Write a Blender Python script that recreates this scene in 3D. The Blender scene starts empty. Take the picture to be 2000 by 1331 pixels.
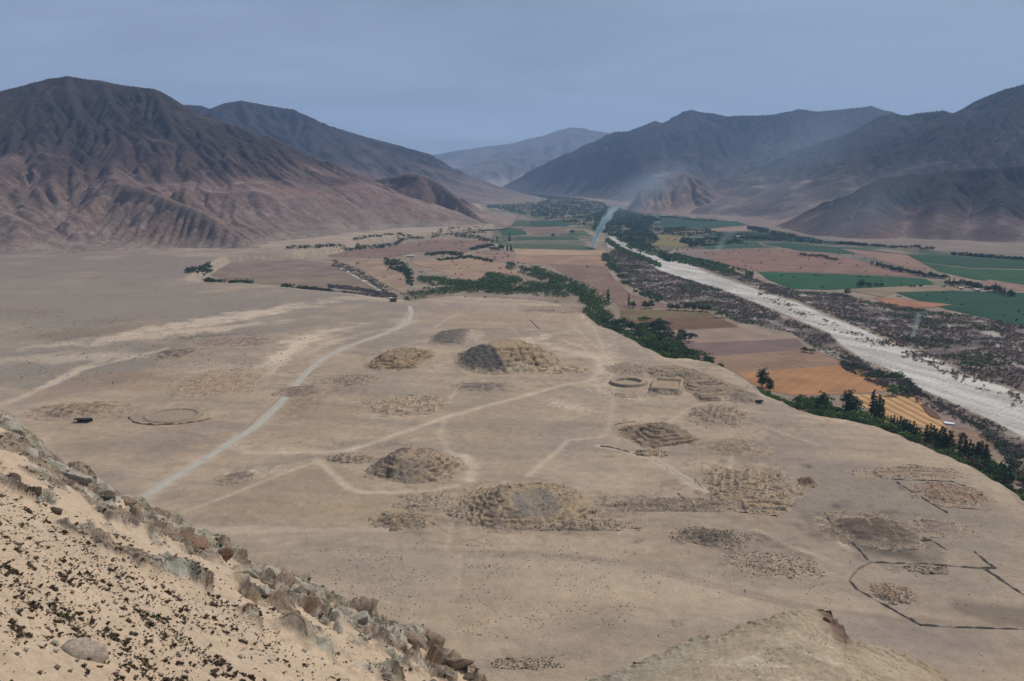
import bpy, math, random
import numpy as np
R = math.radians
# ------------------------------------------------------------------ camera
F = 1700.0; PW, PH = 2000.0, 1331.0
PITCH = R(10.8); CAMZ = 180.0
SC = bpy.context.scene
cam_d = bpy.data.cameras.new('camera'); cam = bpy.data.objects.new('camera', cam_d)
SC.collection.objects.link(cam); SC.camera = cam
cam.location = (0, 0, CAMZ); cam.rotation_euler = (R(90) - PITCH, 0, 0)
cam_d.sensor_width = 36.0; cam_d.lens = F / PW * 36.0
cam_d.clip_start = 0.5; cam_d.clip_end = 80000
# ------------------------------------------------------------------ light
SUN_EL, SUN_AZ = R(52), R(48)          # azimuth measured from +Y (view direction) towards +X
sd = bpy.data.lights.new('sun', 'SUN'); sd.energy = 3.05; sd.angle = R(3.0); sd.color = (1.0, 0.93, 0.82)
so = bpy.data.objects.new('sun', sd); SC.collection.objects.link(so)
so.rotation_euler = (R(90) - SUN_EL, 0, math.pi - SUN_AZ)
wd = bpy.data.worlds.new('World'); SC.world = wd; wd.use_nodes = True
def build_world():
    nt = wd.node_tree; nt.nodes.clear(); N = nt.nodes.new; L = nt.links.new
    out = N('ShaderNodeOutputWorld'); bg = N('ShaderNodeBackground'); bg.inputs[1].default_value = 0.085
    sky = N('ShaderNodeTexSky'); sky.sky_type = 'NISHITA'; sky.sun_disc = False
    sky.sun_elevation = SUN_EL; sky.sun_rotation = SUN_AZ; sky.altitude = 350
    sky.air_density = 1.2; sky.dust_density = 2.0; sky.ozone_density = 1.6
    tc = N('ShaderNodeTexCoord'); sep = N('ShaderNodeSeparateXYZ'); L(tc.outputs['Generated'], sep.inputs[0])
    # thin high cloud veil, stretched along the horizon
    dv = N('ShaderNodeMath'); dv.operation = 'ADD'; dv.inputs[1].default_value = 0.16; L(sep.outputs[2], dv.inputs[0])
    q = N('ShaderNodeVectorMath'); q.operation = 'DIVIDE'; L(tc.outputs['Generated'], q.inputs[0])
    cb = N('ShaderNodeCombineXYZ'); L(dv.outputs[0], cb.inputs[0]); L(dv.outputs[0], cb.inputs[1]); cb.inputs[2].default_value = 1; L(cb.outputs[0], q.inputs[1])
    mp = N('ShaderNodeMapping'); mp.inputs['Scale'].default_value = (0.42, 0.80, 0.6); mp.inputs['Rotation'].default_value = (0, 0, R(8)); L(q.outputs[0], mp.inputs[0])
    n1 = N('ShaderNodeTexNoise'); n1.inputs['Scale'].default_value = 1.1; n1.inputs['Detail'].default_value = 6; n1.inputs['Roughness'].default_value = 0.55; n1.inputs['Distortion'].default_value = 0.4
    L(mp.outputs[0], n1.inputs['Vector'])
    r1 = N('ShaderNodeMapRange'); r1.inputs[1].default_value = 0.36; r1.inputs[2].default_value = 0.72; r1.inputs[3].default_value = 0.0; r1.inputs[4].default_value = 0.9; L(n1.outputs[0], r1.inputs[0])
    # denser pale haze near the horizon, thinning upward
    hz = N('ShaderNodeValToRGB'); L(sep.outputs[2], hz.inputs[0])
    e = hz.color_ramp.elements; e[0].position = 0.0; e[0].color = (.92,)*3 + (1,); e[1].position = 0.30; e[1].color = (.42,)*3 + (1,)
    mx = N('ShaderNodeMath'); mx.operation = 'MAXIMUM'; L(hz.outputs[0], mx.inputs[0]); L(r1.outputs[0], mx.inputs[1])
    ad = N('ShaderNodeMath'); ad.operation = 'MULTIPLY_ADD'; L(r1.outputs[0], ad.inputs[0]); ad.inputs[1].default_value = 0.35; L(hz.outputs[0], ad.inputs[2]); ad.use_clamp = True
    veil = N('ShaderNodeValToRGB'); L(sep.outputs[2], veil.inputs[0])
    e = veil.color_ramp.elements; e[0].position = 0.0; e[0].color = (5.3, 6.0, 7.0, 1); e[1].position = 0.32; e[1].color = (2.2, 2.8, 4.1, 1)
    m = veil.color_ramp.elements.new(0.12); m.color = (3.3, 4.0, 5.4, 1)
    mix = N('ShaderNodeMix'); mix.data_type = 'RGBA'
    L(ad.outputs[0], mix.inputs[0]); L(sky.outputs[0], mix.inputs[6]); L(veil.outputs[0], mix.inputs[7])
    # cloud brightness
    mul = N('ShaderNodeMapRange'); mul.inputs[1].default_value = 0.34; mul.inputs[2].default_value = 0.66; mul.inputs[3].default_value = 0.78; mul.inputs[4].default_value = 1.24; L(n1.outputs[0], mul.inputs[0])
    vs = N('ShaderNodeVectorMath'); vs.operation = 'SCALE'; L(mix.outputs[2], vs.inputs[0]); L(mul.outputs[0], vs.inputs[3])
    L(vs.outputs[0], bg.inputs[0]); L(bg.outputs[0], out.inputs[0])
build_world()
SC.view_settings.view_transform = 'Standard'; SC.view_settings.look = 'None'; SC.view_settings.exposure = 0.0; SC.view_settings.gamma = 1.0
SC.render.engine = 'CYCLES'
SC.cycles.max_bounces = 4; SC.cycles.diffuse_bounces = 2; SC.cycles.glossy_bounces = 1; SC.cycles.transmission_bounces = 1
SC.cycles.volume_bounces = 2; SC.cycles.transparent_max_bounces = 8; SC.cycles.use_denoising = True

# ------------------------------------------------------------------ maths
CP, SP = math.cos(PITCH), math.sin(PITCH)
CAM = np.array([0, 0, CAMZ])
def ray(px, py):
    x = (np.asarray(px, float) - PW/2) / F; y = -(np.asarray(py, float) - PH/2) / F
    return np.stack([x + 0*y, CP + y*SP + 0*x, -SP + y*CP + 0*x], -1)
def at(px, py, depth):
    return CAM + ray(px, py) * np.asarray(depth, float)[..., None]
def onz(px, py, z=0.0):
    d = ray(px, py); t = (z - CAMZ) / np.minimum(d[..., 2], -1e-4)
    return CAM + d * t[..., None]
def proj(x, y, z):
    dz = z - CAMZ; dep = y*CP - dz*SP; up = y*SP + dz*CP
    dep = np.where(dep < 0.1, 0.1, dep)
    return PW/2 + F*x/dep, PH/2 - F*up/dep
def _h(ix, iy, s):
    h = (ix.astype(np.int64) * 374761393 + iy.astype(np.int64) * 668265263 + s * 974634777) & 0xffffffff
    h = ((h ^ (h >> 13)) * 1274126177) & 0xffffffff
    return (h ^ (h >> 16)) & 0xffff
_ang = np.arange(65536) * (2*math.pi/65536); _gc = np.cos(_ang).astype(np.float32); _gs = np.sin(_ang).astype(np.float32)
def pn(x, y, s=0):
    ix = np.floor(x); iy = np.floor(y); fx = (x-ix).astype(np.float32); fy = (y-iy).astype(np.float32)
    ix = ix.astype(np.int64); iy = iy.astype(np.int64)
    u = fx*fx*fx*(fx*(fx*6-15)+10); v = fy*fy*fy*(fy*(fy*6-15)+10)
    def g(a, b):
        h = _h(ix+a, iy+b, s); return _gc[h]*(fx-a) + _gs[h]*(fy-b)
    a = g(0, 0); b = g(1, 0); c = g(0, 1); d = g(1, 1)
    return (a + u*(b-a) + v*(c-a) + u*v*(a-b-c+d)) * 1.5
def fbm(x, y, o=4, s=0, gain=.5):
    r = 0; a = 1; t = 0
    for k in range(o):
        r = r + a*pn(x*2**k + 17.3*k, y*2**k - 9.1*k, s+k); t += a; a *= gain
    return r / t
def ridged(x, y, o=4, s=0, gain=.5):
    r = 0; a = 1; t = 0
    for k in range(o):
        r = r + a*(1-np.abs(pn(x*2**k + 5.3*k, y*2**k + 3.7*k, s+k))*1.6); t += a; a *= gain
    return r / t
def sstep(a, b, x):
    t = np.clip((x-a)/(b-a), 0, 1); return t*t*(3-2*t)
def dist_poly(x, y, pts):
    """distance to a polyline, and parameter side (left positive)"""
    best = np.full(x.shape, 1e18); side = np.zeros(x.shape)
    for (x0, y0), (x1, y1) in zip(pts[:-1], pts[1:]):
        dx, dy = x1-x0, y1-y0; L2 = dx*dx+dy*dy+1e-9
        t = np.clip(((x-x0)*dx+(y-y0)*dy)/L2, 0, 1)
        d = (x-x0-t*dx)**2 + (y-y0-t*dy)**2
        c = dx*(y-y0) - dy*(x-x0)
        m = d < best; best = np.where(m, d, best); side = np.where(m, c, side)
    return np.sqrt(best), side
def inpoly(x, y, pts):
    c = np.zeros(x.shape, bool); n = len(pts)
    for i in range(n):
        x0, y0 = pts[i]; x1, y1 = pts[(i+1) % n]
        if y0 == y1: continue
        m = ((y0 > y) != (y1 > y)) & (x < (x1-x0)*(y-y0)/(y1-y0)+x0)
        c ^= m
    return c
# ------------------------------------------------------------------ mesh and tagging helpers
COL = SC.collection
def tag(o, label=None, cat=None, group=None, kind=None):
    if label: o['label'] = label
    if cat: o['category'] = cat
    if group: o['group'] = group
    if kind: o['kind'] = kind
    return o
def mesh_np(name, V, Fc, mat=None, parent=None, col=None, smooth=True, extra=None, matidx=None):
    V = np.ascontiguousarray(V, np.float32); me = bpy.data.meshes.new(name)
    if isinstance(Fc, np.ndarray):
        n, k = Fc.shape
        me.vertices.add(len(V)); me.vertices.foreach_set('co', V.ravel())
        me.loops.add(n*k); me.loops.foreach_set('vertex_index', Fc.astype(np.int32).ravel())
        me.polygons.add(n); me.polygons.foreach_set('loop_start', np.arange(0, n*k, k, dtype=np.int32))
        me.polygons.foreach_set('loop_total', np.full(n, k, np.int32))
        me.update(calc_edges=True)
    else:
        me.from_pydata([tuple(map(float, v)) for v in V], [], Fc)
    if smooth: me.polygons.foreach_set('use_smooth', np.ones(len(me.polygons), bool))
    if col is not None:
        a = me.color_attributes.new('Col', 'FLOAT_COLOR', 'POINT')
        c = np.ones((len(V), 4), np.float32); c[:, :3] = col[:, :3]
        a.data.foreach_set('color', c.ravel())
    for nm, arr in (extra or {}).items():
        a = me.attributes.new(nm, 'FLOAT', 'POINT'); a.data.foreach_set('value', np.ascontiguousarray(arr, np.float32))
    if mat:
        for m in (mat if isinstance(mat, (list, tuple)) else [mat]): me.materials.append(m)
    if matidx is not None: me.polygons.foreach_set('material_index', matidx.astype(np.int32))
    o = bpy.data.objects.new(name, me); COL.objects.link(o)
    if parent: o.parent = parent
    return o
def empty(name, loc=(0, 0, 0), rz=0, **k):
    o = bpy.data.objects.new(name, None); COL.objects.link(o); o.location = loc; o.rotation_euler = (0, 0, rz)
    o.empty_display_size = 0.5
    return tag(o, **k) if k else o
def grid_faces(nr, nc):
    i = np.arange(nr-1)[:, None]*nc + np.arange(nc-1)[None, :]
    i = i.ravel(); return np.stack([i, i+1, i+nc+1, i+nc], -1)
# ------------------------------------------------------------------ materials
def mat_attr(name, rough=0.95, n_scale=(0.02, 0.35), n_amt=(0.12, 0.18), bump=(0.6, 0.3), coord='Object', speck=None, stretch=(1, 1, 1), bumpstr=0.35):
    """base colour = attribute x multi-scale procedural noise, with bump"""
    m = bpy.data.materials.new(name); m.use_nodes = True; nt = m.node_tree; N = nt.nodes.new; L = nt.links.new
    b = nt.nodes['Principled BSDF']; b.inputs['Roughness'].default_value = rough; b.inputs['Specular IOR Level'].default_value = 0.1
    at_ = N('ShaderNodeAttribute'); at_.attribute_name = 'Col'
    tc = N('ShaderNodeTexCoord'); mp = N('ShaderNodeMapping'); mp.inputs['Scale'].default_value = stretch; L(tc.outputs[coord], mp.inputs[0])
    cur = at_.outputs['Color']; hs = []
    for sc, am in zip(n_scale, n_amt):
        n = N('ShaderNodeTexNoise'); n.inputs['Scale'].default_value = sc; n.inputs['Detail'].default_value = 7; n.inputs['Roughness'].default_value = 0.65
        L(mp.outputs[0], n.inputs['Vector'])
        r = N('ShaderNodeMapRange'); r.inputs[1].default_value = 0.3; r.inputs[2].default_value = 0.7; r.inputs[3].default_value = 1-am; r.inputs[4].default_value = 1+am; L(n.outputs[0], r.inputs[0])
        v = N('ShaderNodeVectorMath'); v.operation = 'SCALE'; L(cur, v.inputs[0]); L(r.outputs[0], v.inputs[3]); cur = v.outputs[0]; hs.append(n)
    if speck:
        ra = N('ShaderNodeAttribute'); ra.attribute_name = 'rub'
        vo = N('ShaderNodeTexVoronoi'); vo.inputs['Scale'].default_value = speck; L(tc.outputs[coord], vo.inputs['Vector'])
        r = N('ShaderNodeMapRange'); r.inputs[1].default_value = 0.12; r.inputs[2].default_value = 0.5; r.inputs[3].default_value = 0.45; r.inputs[4].default_value = 1.12; L(vo.outputs['Distance'], r.inputs[0])
        sb = N('ShaderNodeMath'); sb.operation = 'SUBTRACT'; L(r.outputs[0], sb.inputs[0]); sb.inputs[1].default_value = 1
        ma = N('ShaderNodeMath'); ma.operation = 'MULTIPLY_ADD'; L(sb.outputs[0], ma.inputs[0]); L(ra.outputs['Fac'], ma.inputs[1]); ma.inputs[2].default_value = 1
        v = N('ShaderNodeVectorMath'); v.operation = 'SCALE'; L(cur, v.inputs[0]); L(ma.outputs[0], v.inputs[3]); cur = v.outputs[0]
    L(cur, b.inputs['Base Color'])
    bp = N('ShaderNodeBump'); bp.inputs['Strength'].default_value = bumpstr; bp.inputs['Distance'].default_value = bump[1]
    nb = N('ShaderNodeTexNoise'); nb.inputs['Scale'].default_value = bump[0]; nb.inputs['Detail'].default_value = 8; nb.inputs['Roughness'].default_value = 0.7
    L(mp.outputs[0], nb.inputs['Vector']); L(nb.outputs[0], bp.inputs['Height']); L(bp.outputs[0], b.inputs['Normal'])
    return m
def mat_plain(name, c1, c2=None, scale=1.0, rough=0.9, bump=0.0, bdist=0.1, wave=None, var=0.0, coord='Object', spec=0.15):
    m = bpy.data.materials.new(name); m.use_nodes = True; nt = m.node_tree; N = nt.nodes.new; L = nt.links.new
    b = nt.nodes['Principled BSDF']; b.inputs['Roughness'].default_value = rough; b.inputs['Specular IOR Level'].default_value = spec
    c2 = c2 or tuple(x*0.7 for x in c1)
    tc = N('ShaderNodeTexCoord'); n = N('ShaderNodeTexNoise'); n.inputs['Scale'].default_value = scale; n.inputs['Detail'].default_value = 6; n.inputs['Roughness'].default_value = .65
    L(tc.outputs[coord], n.inputs['Vector'])
    cr = N('ShaderNodeValToRGB'); cr.color_ramp.elements[0].position = .35; cr.color_ramp.elements[1].position = .65
    cr.color_ramp.elements[0].color = (*c2, 1); cr.color_ramp.elements[1].color = (*c1, 1); L(n.outputs[0], cr.inputs[0]); cur = cr.outputs[0]
    if wave:                                   # furrows: (scale, angle, amount)
        mp = N('ShaderNodeMapping'); mp.inputs['Rotation'].default_value = (0, 0, wave[1]); L(tc.outputs[coord], mp.inputs[0])
        w = N('ShaderNodeTexWave'); w.inputs['Scale'].default_value = wave[0]; w.inputs['Distortion'].default_value = 1.2; w.inputs['Detail'].default_value = 2; w.inputs['Detail Scale'].default_value = .4; L(mp.outputs[0], w.inputs['Vector'])
        r = N('ShaderNodeMapRange'); r.inputs[3].default_value = 1-wave[2]; r.inputs[4].default_value = 1+wave[2]*.5; L(w.outputs['Fac'], r.inputs[0])
        v = N('ShaderNodeVectorMath'); v.operation = 'SCALE'; L(cur, v.inputs[0]); L(r.outputs[0], v.inputs[3]); cur = v.outputs[0]
    if var:
        oi = N('ShaderNodeObjectInfo'); r = N('ShaderNodeMapRange'); r.inputs[3].default_value = 1-var; r.inputs[4].default_value = 1+var; L(oi.outputs['Random'], r.inputs[0])
        v = N('ShaderNodeVectorMath'); v.operation = 'SCALE'; L(cur, v.inputs[0]); L(r.outputs[0], v.inputs[3]); cur = v.outputs[0]
    L(cur, b.inputs['Base Color'])
    if bump:
        bp = N('ShaderNodeBump'); bp.inputs['Strength'].default_value = bump; bp.inputs['Distance'].default_value = bdist; L(n.outputs[0], bp.inputs['Height']); L(bp.outputs[0], b.inputs['Normal'])
    return m
# ------------------------------------------------------------------ ground
ZV = -14.0                                  # valley floor
BLUFF_PX = [(965,440),(800,455),(690,470),(640,485),(560,495),(432,500),(405,514),(352,546),(400,553),(470,552),(560,561),(640,568),(700,574),(760,584),(800,587),(840,583),(880,578),
  (940,580),(1000,583),(1060,588),(1100,596),(1135,612),(1150,632),(1185,640),(1215,655),(1255,678),(1298,699),(1340,700),(1385,709),(1420,722),(1450,742),
  (1480,765),(1530,790),(1590,807),(1650,818),(1700,830),(1760,853),(1810,875),(1880,905),(1925,930),(1955,948),(1975,975),(2010,1005),(2100,1060),(2300,1200),(2600,1500)]
_b = onz(*np.array(BLUFF_PX, float).T, 0.0)[:, :2]
BLUFF = [tuple(p) for p in _b]
VPOLY = BLUFF + [(900.0, -400.0), (40000.0, -400.0), (40000.0, 60000.0), (-3500.0, 60000.0)]
def ground_h(x, y):
    d, _ = dist_poly(x, y, BLUFF); ins = inpoly(x, y, VPOLY)
    sd_ = np.where(ins, d, -d)
    wob = 5.0*fbm(x/35, y/35, 3, 5) + 2.2*fbm(x/9, y/9, 2, 9)
    near = np.exp(-(sd_/60)**2)
    s = sd_ + wob*near
    t = sstep(0, 24, s)
    plat = 1.3*fbm(x/160, y/160, 3, 1) + 0.35*fbm(x/28, y/28, 3, 2) - 1.2*sstep(-45, 0, s)
    plat = plat + .28*ridged(x/11, y/11, 3, 12)*sstep(250, 450, np.hypot(x, y)) + 0.55*ridged(x/70, y/110, 2, 3)*sstep(350, 900, np.hypot(x, y))
    return plat*(1-t) + ZV*t, s, t
NC_IN = 1180
_az_in = np.linspace(R(-32.5), R(32.5), NC_IN)
AZ = np.concatenate([np.linspace(R(-179.9), R(-33.2), 60), _az_in, np.linspace(R(33.2), R(179.9), 60)])
_py = np.concatenate([np.arange(1450, 560, -1.7), np.arange(560, 470, -1.1), np.arange(470, 352, -0.9), [350.5, 349, 347.5, 346, 344.8, 343.8, 342.9]])
_rr = CAMZ / np.tan(np.arctan((_py-665.5)/F) + PITCH)
RR = np.concatenate([[1.0, 60, 140, 200, 240], _rr[_rr > 245]])
LR = np.log(RR); NR, NCOL = len(RR), len(AZ)
def build_ground():
    r, a = np.meshgrid(RR, AZ, indexing='ij'); x = r*np.sin(a); y = r*np.cos(a)
    x = x.ravel(); y = y.ravel(); z, s, t = ground_h(x, y)
    return x, y, z, s, t
GX, GY, GZ, GS, GT = build_ground()
GZG = GZ.reshape(NR, NCOL)
def gz(x, y):
    """height of the built ground sheet at world points"""
    x = np.atleast_1d(np.asarray(x, float)); y = np.atleast_1d(np.asarray(y, float))
    a = np.arctan2(x, y); lr = np.hypot(x, y)
    j = np.clip(np.searchsorted(AZ, a)-1, 0, NCOL-2); i = np.clip(np.searchsorted(RR, lr)-1, 0, NR-2)
    u = (a-AZ[j])/(AZ[j+1]-AZ[j]); v = np.clip((lr-RR[i])/(RR[i+1]-RR[i]), 0, 1)
    return (GZG[i, j]*(1-u)+GZG[i, j+1]*u)*(1-v) + (GZG[i+1, j]*(1-u)+GZG[i+1, j+1]*u)*v
def T(px, py):
    """pixel -> point on the terrace (x, y, ground z)"""
    px = np.atleast_1d(np.asarray(px, float)); py = np.atleast_1d(np.asarray(py, float)); z = np.zeros_like(px)
    for _ in range(4):
        p = np.stack([onz(a, b, c) for a, b, c in zip(px, py, z)]); z = gz(p[:, 0], p[:, 1])
    p[:, 2] = z; return p
def V(px, py):
    px = np.atleast_1d(np.asarray(px, float)); py = np.atleast_1d(np.asarray(py, float))
    return onz(px, py, ZV)
# paint list for the terrace: (px, py, rx, ry, rot deg, colour, strength, breakup scale m)
SAND = np.array((.412, .314, .218)); LIGHT = np.array((.60, .475, .345)); GREY = np.array((.275, .228, .182)); DARK = np.array((.12, .098, .075))
RED = np.array((.34, .215, .145)); OCH = np.array((.41, .30, .18)); BROWN = np.array((.235, .175, .125)); MAUVE = np.array((.27, .215, .19))
BLOBS = [
 (180,522,620,44,0,(.25,.20,.165),.7,120),(150,640,420,90,0,GREY,.35,120),(1700,1080,420,150,10,GREY,.30,120),(300,860,300,70,0,RED,.16,90),(1250,1150,480,50,6,LIGHT,.28,160),(700,1060,200,18,2,LIGHT,.3,80),
 (150,590,420,60,0,GREY,.8,60),(480,600,260,32,-3,GREY,.75,50),(60,720,260,60,-5,GREY,.75,50),(260,700,230,34,-12,GREY,.7,40),(560,640,190,16,-8,GREY,.6,40),(200,650,200,12,-4,BROWN,.45,30),
 (120,700,200,10,-3,LIGHT,.35,30),(420,625,220,9,-9,LIGHT,.65,25),(300,655,240,8,-6,LIGHT,.5,25),(560,690,60,14,-30,LIGHT,.8,25),(640,650,90,7,-12,LIGHT,.7,20),(130,735,90,7,-25,LIGHT,.5,20),
 (50,610,70,10,0,BROWN,.5,10),(240,625,100,6,-3,BROWN,.5,8),(200,755,150,22,-5,RED,.35,40),(250,740,110,9,0,BROWN,.4,15),(430,660,100,9,0,DARK,.55,7),(345,690,36,10,0,DARK,.6,6),(400,745,120,30,0,OCH,.25,18),
 (430,730,90,20,0,LIGHT,.35,9),(320,860,190,30,-8,GREY,.35,30),(300,890,170,18,-25,GREY,.3,30),(560,900,90,10,-12,GREY,.35,15),(450,935,30,16,-10,DARK,.4,12),(500,925,70,12,-8,LIGHT,.5,10),
 (560,960,240,34,-6,BROWN,.22,60),(620,1000,260,22,4,OCH,.35,60),(560,1035,210,7,0,LIGHT,.4,40),(700,1090,330,60,3,GREY,.25,60),(700,1080,220,14,-2,LIGHT,.15,60),
 (640,800,90,40,-10,RED,.25,40),(600,760,40,44,55,BROWN,.55,10),(570,800,26,50,55,BROWN,.4,10),(830,600,110,14,0,MAUVE,.4,30),(990,620,160,24,0,RED,.22,40),(960,650,130,14,0,BROWN,.25,20),
 (1040,600,220,12,3,LIGHT,.2,30),(720,640,80,30,-20,GREY,.55,40),(760,665,90,20,-10,GREY,.55,30),(890,660,60,18,0,GREY,.3,30),(980,680,110,8,-15,LIGHT,.6,15),(1130,690,80,6,14,LIGHT,.5,15),
 (945,755,60,12,0,DARK,.35,10),(680,755,60,12,-4,DARK,.3,5),(750,740,100,40,0,GREY,.25,14),(800,790,80,14,0,LIGHT,.55,8),(780,792,70,18,0,DARK,.35,5),(700,780,60,26,0,BROWN,.25,8),
 (1100,790,45,8,12,LIGHT,.7,6),(1140,800,30,5,8,LIGHT,.6,5),(1000,830,120,44,0,OCH,.25,60),(1060,830,160,60,0,GREY,.22,80),(960,870,200,50,0,GREY,.15,60),(1150,870,90,50,0,GREY,.25,50),
 (1150,930,120,26,6,LIGHT,.18,30),(1210,640,60,40,30,GREY,.25,30),(1240,690,60,26,25,GREY,.3,20),(1180,720,24,60,20,LIGHT,.4,12),(1200,770,60,6,10,LIGHT,.4,10),
 (1420,880,150,26,0,GREY,.25,30),(1440,868,110,14,0,DARK,.25,12),(1460,900,60,10,0,DARK,.3,8),(1500,960,100,20,32,DARK,.35,12),(1560,980,90,40,28,GREY,.5,20),(1630,930,120,60,20,GREY,.45,40),(1500,800,90,30,25,GREY,.35,25),
 (1700,990,170,60,12,GREY,.4,50),(1800,960,120,40,10,GREY,.3,40),(1850,1010,140,44,5,GREY,.4,30),(1900,900,110,40,20,LIGHT,.12,40),(1960,1200,120,24,4,DARK,.4,25),
 (1560,900,180,12,12,MAUVE,.35,20),(1578,911,14,4,0,DARK,.8,4),(1500,1010,90,20,0,RED,.25,12),(1400,1060,70,16,14,DARK,.45,8),(1470,1050,60,14,18,DARK,.4,10),(1540,1070,60,14,20,DARK,.3,8),(1500,1100,110,34,8,BROWN,.35,9),(1520,1110,80,22,8,LIGHT,.35,7),
 (1690,1040,110,42,8,DARK,.75,18),(1750,1075,90,26,5,DARK,.45,18),(1745,1160,44,18,0,RED,.55,6),(1760,1110,60,8,0,DARK,.35,6),(1850,1130,90,26,5,GREY,.35,30),(1680,1100,50,18,0,GREY,.2,20),(1880,1060,120,20,8,GREY,.35,30),
 (1320,985,120,12,2,DARK,.35,8),(1240,975,60,10,3,DARK,.4,8),(1220,1010,110,20,4,BROWN,.25,10),(1130,1010,60,34,0,BROWN,.4,14),(1180,990,60,30,10,DARK,.25,9),(870,1020,90,8,6,DARK,.3,6),(790,1017,62,16,0,BROWN,.75,7),(860,960,80,14,-6,DARK,.22,6),
 (860,1060,300,22,2,BROWN,.18,60),(800,1140,360,50,3,GREY,.2,90),(1100,1150,330,60,5,OCH,.15,90),(1200,1250,300,60,0,GREY,.25,80),(1300,1130,280,26,6,LIGHT,.1,60),(1330,1210,150,20,0,LIGHT,.18,30),(900,1230,120,40,0,OCH,.15,50),
 (1320,1217,22,6,10,BROWN,.6,4),(1700,1230,300,26,6,GREY,.3,60),(1850,1270,260,60,5,MAUVE,.3,80),(1020,1300,80,22,0,DARK,.25,5),(1080,1280,140,10,0,DARK,.18,5),
 (1345,1053,44,8,0,DARK,.6,8),(1245,1058,14,3,-14,DARK,.5,5),(1110,880,20,6,-60,GREY,.3,6),(340,810,90,22,0,BROWN,.3,9),(180,802,100,14,0,BROWN,.5,7),(180,800,90,8,0,RED,.3,5),(380,815,60,8,-4,OCH,.35,6),(350,870,110,8,-8,BROWN,.3,8),
]
# painted tracks on the terrace: (points, width m, colour, strength)
TRACKS = [
 ([(225,1012),(285,968),(330,940),(400,897),(450,865),(490,840),(530,806),(570,762),(605,722),(640,694),(690,673),(740,656),(780,640),(798,626)],8,LIGHT,.5),
 ([(450,869),(480,884),(560,885),(640,883),(680,880)],5,LIGHT,.7),([(618,898),(650,925),(685,955),(705,962),(760,963),(850,958),(890,948)],4,LIGHT,.75),
 ([(680,880),(720,868),(800,840),(870,815),(950,793),(1010,778),(1100,752),(1160,742)],4.5,LIGHT,.85),([(870,815),(860,850),(875,880),(905,905)],3,LIGHT,.35),
 ([(905,890),(925,910),(915,940)],5,LIGHT,.85),([(360,1000),(450,967),(540,930),(580,915),(640,897)],2.6,LIGHT,.55),([(870,880),(910,893)],3,LIGHT,.4),
 ([(0,790),(60,770),(110,745),(160,722),(250,700),(330,680)],6,LIGHT,.6),([(470,880),(440,862),(330,840),(250,815),(120,822),(60,822)],2,BROWN,.4),
 ([(1030,930),(1070,897),(1110,860),(1170,855)],3,LIGHT,.65),([(1170,855),(1190,835),(1200,760),(1185,700),(1160,640),(1130,610)],3,LIGHT,.4),([(1170,870),(1260,893),(1310,920),(1370,958),(1400,965)],3,LIGHT,.75),
 ([(1155,740),(1172,725),(1168,700),(1140,680),(1100,665)],4,LIGHT,.6),([(1120,640),(1200,710),(1230,720)],3,LIGHT,.3),([(890,745),(895,725),(885,690)],4,GREY,.6),([(870,790),(895,760),(893,740)],3,LIGHT,.4),
 ([(440,866),(350,862),(200,850),(120,840)],3,BROWN,.25),([(600,1062),(760,1075),(900,1078),(1020,1080),(1150,1092),(1300,1115),(1430,1150),(1600,1190),(1750,1210),(1900,1218),(2010,1222)],3.5,BROWN,.5),
 ([(600,1070),(760,1082),(900,1085),(1020,1087),(1150,1099),(1300,1123),(1430,1158),(1600,1197)],1.6,GREY,.5),([(900,1085),(895,1160)],1.5,LIGHT,.3),([(870,1075),(880,1040),(880,1020)],2,LIGHT,.3),([(1010,1060),(960,1020)],3,LIGHT,.3),
 ([(1480,1035),(1560,1075),(1640,1100)],3,LIGHT,.4),([(1600,1010),(1625,1045),(1660,1075)],4,LIGHT,.7),([(1290,840),(1340,800),(1380,785)],3,LIGHT,.4),([(1430,880),(1425,915),(1440,925)],2.5,LIGHT,.5),([(1440,815),(1540,850),(1600,870)],2.5,LIGHT,.4),
 ([(1400,870),(1560,905),(1700,930)],2,GREY,.4),([(800,605),(775,650),(730,660)],2.5,LIGHT,.3),([(850,640),(870,625),(900,612)],2.5,LIGHT,.5),([(560,690),(600,690),(650,668),(720,650),(780,640),(815,625)],8,LIGHT,.35),
 ([(530,730),(545,700),(600,668),(660,655)],7,LIGHT,.5),([(470,850),(520,800),(570,760),(620,720)],2,BROWN,.5),([(1290,660),(1240,640),(1190,650)],3,GREY,.3),([(1000,640),(1060,700),(1090,690)],2.5,LIGHT,.3),
]
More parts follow.
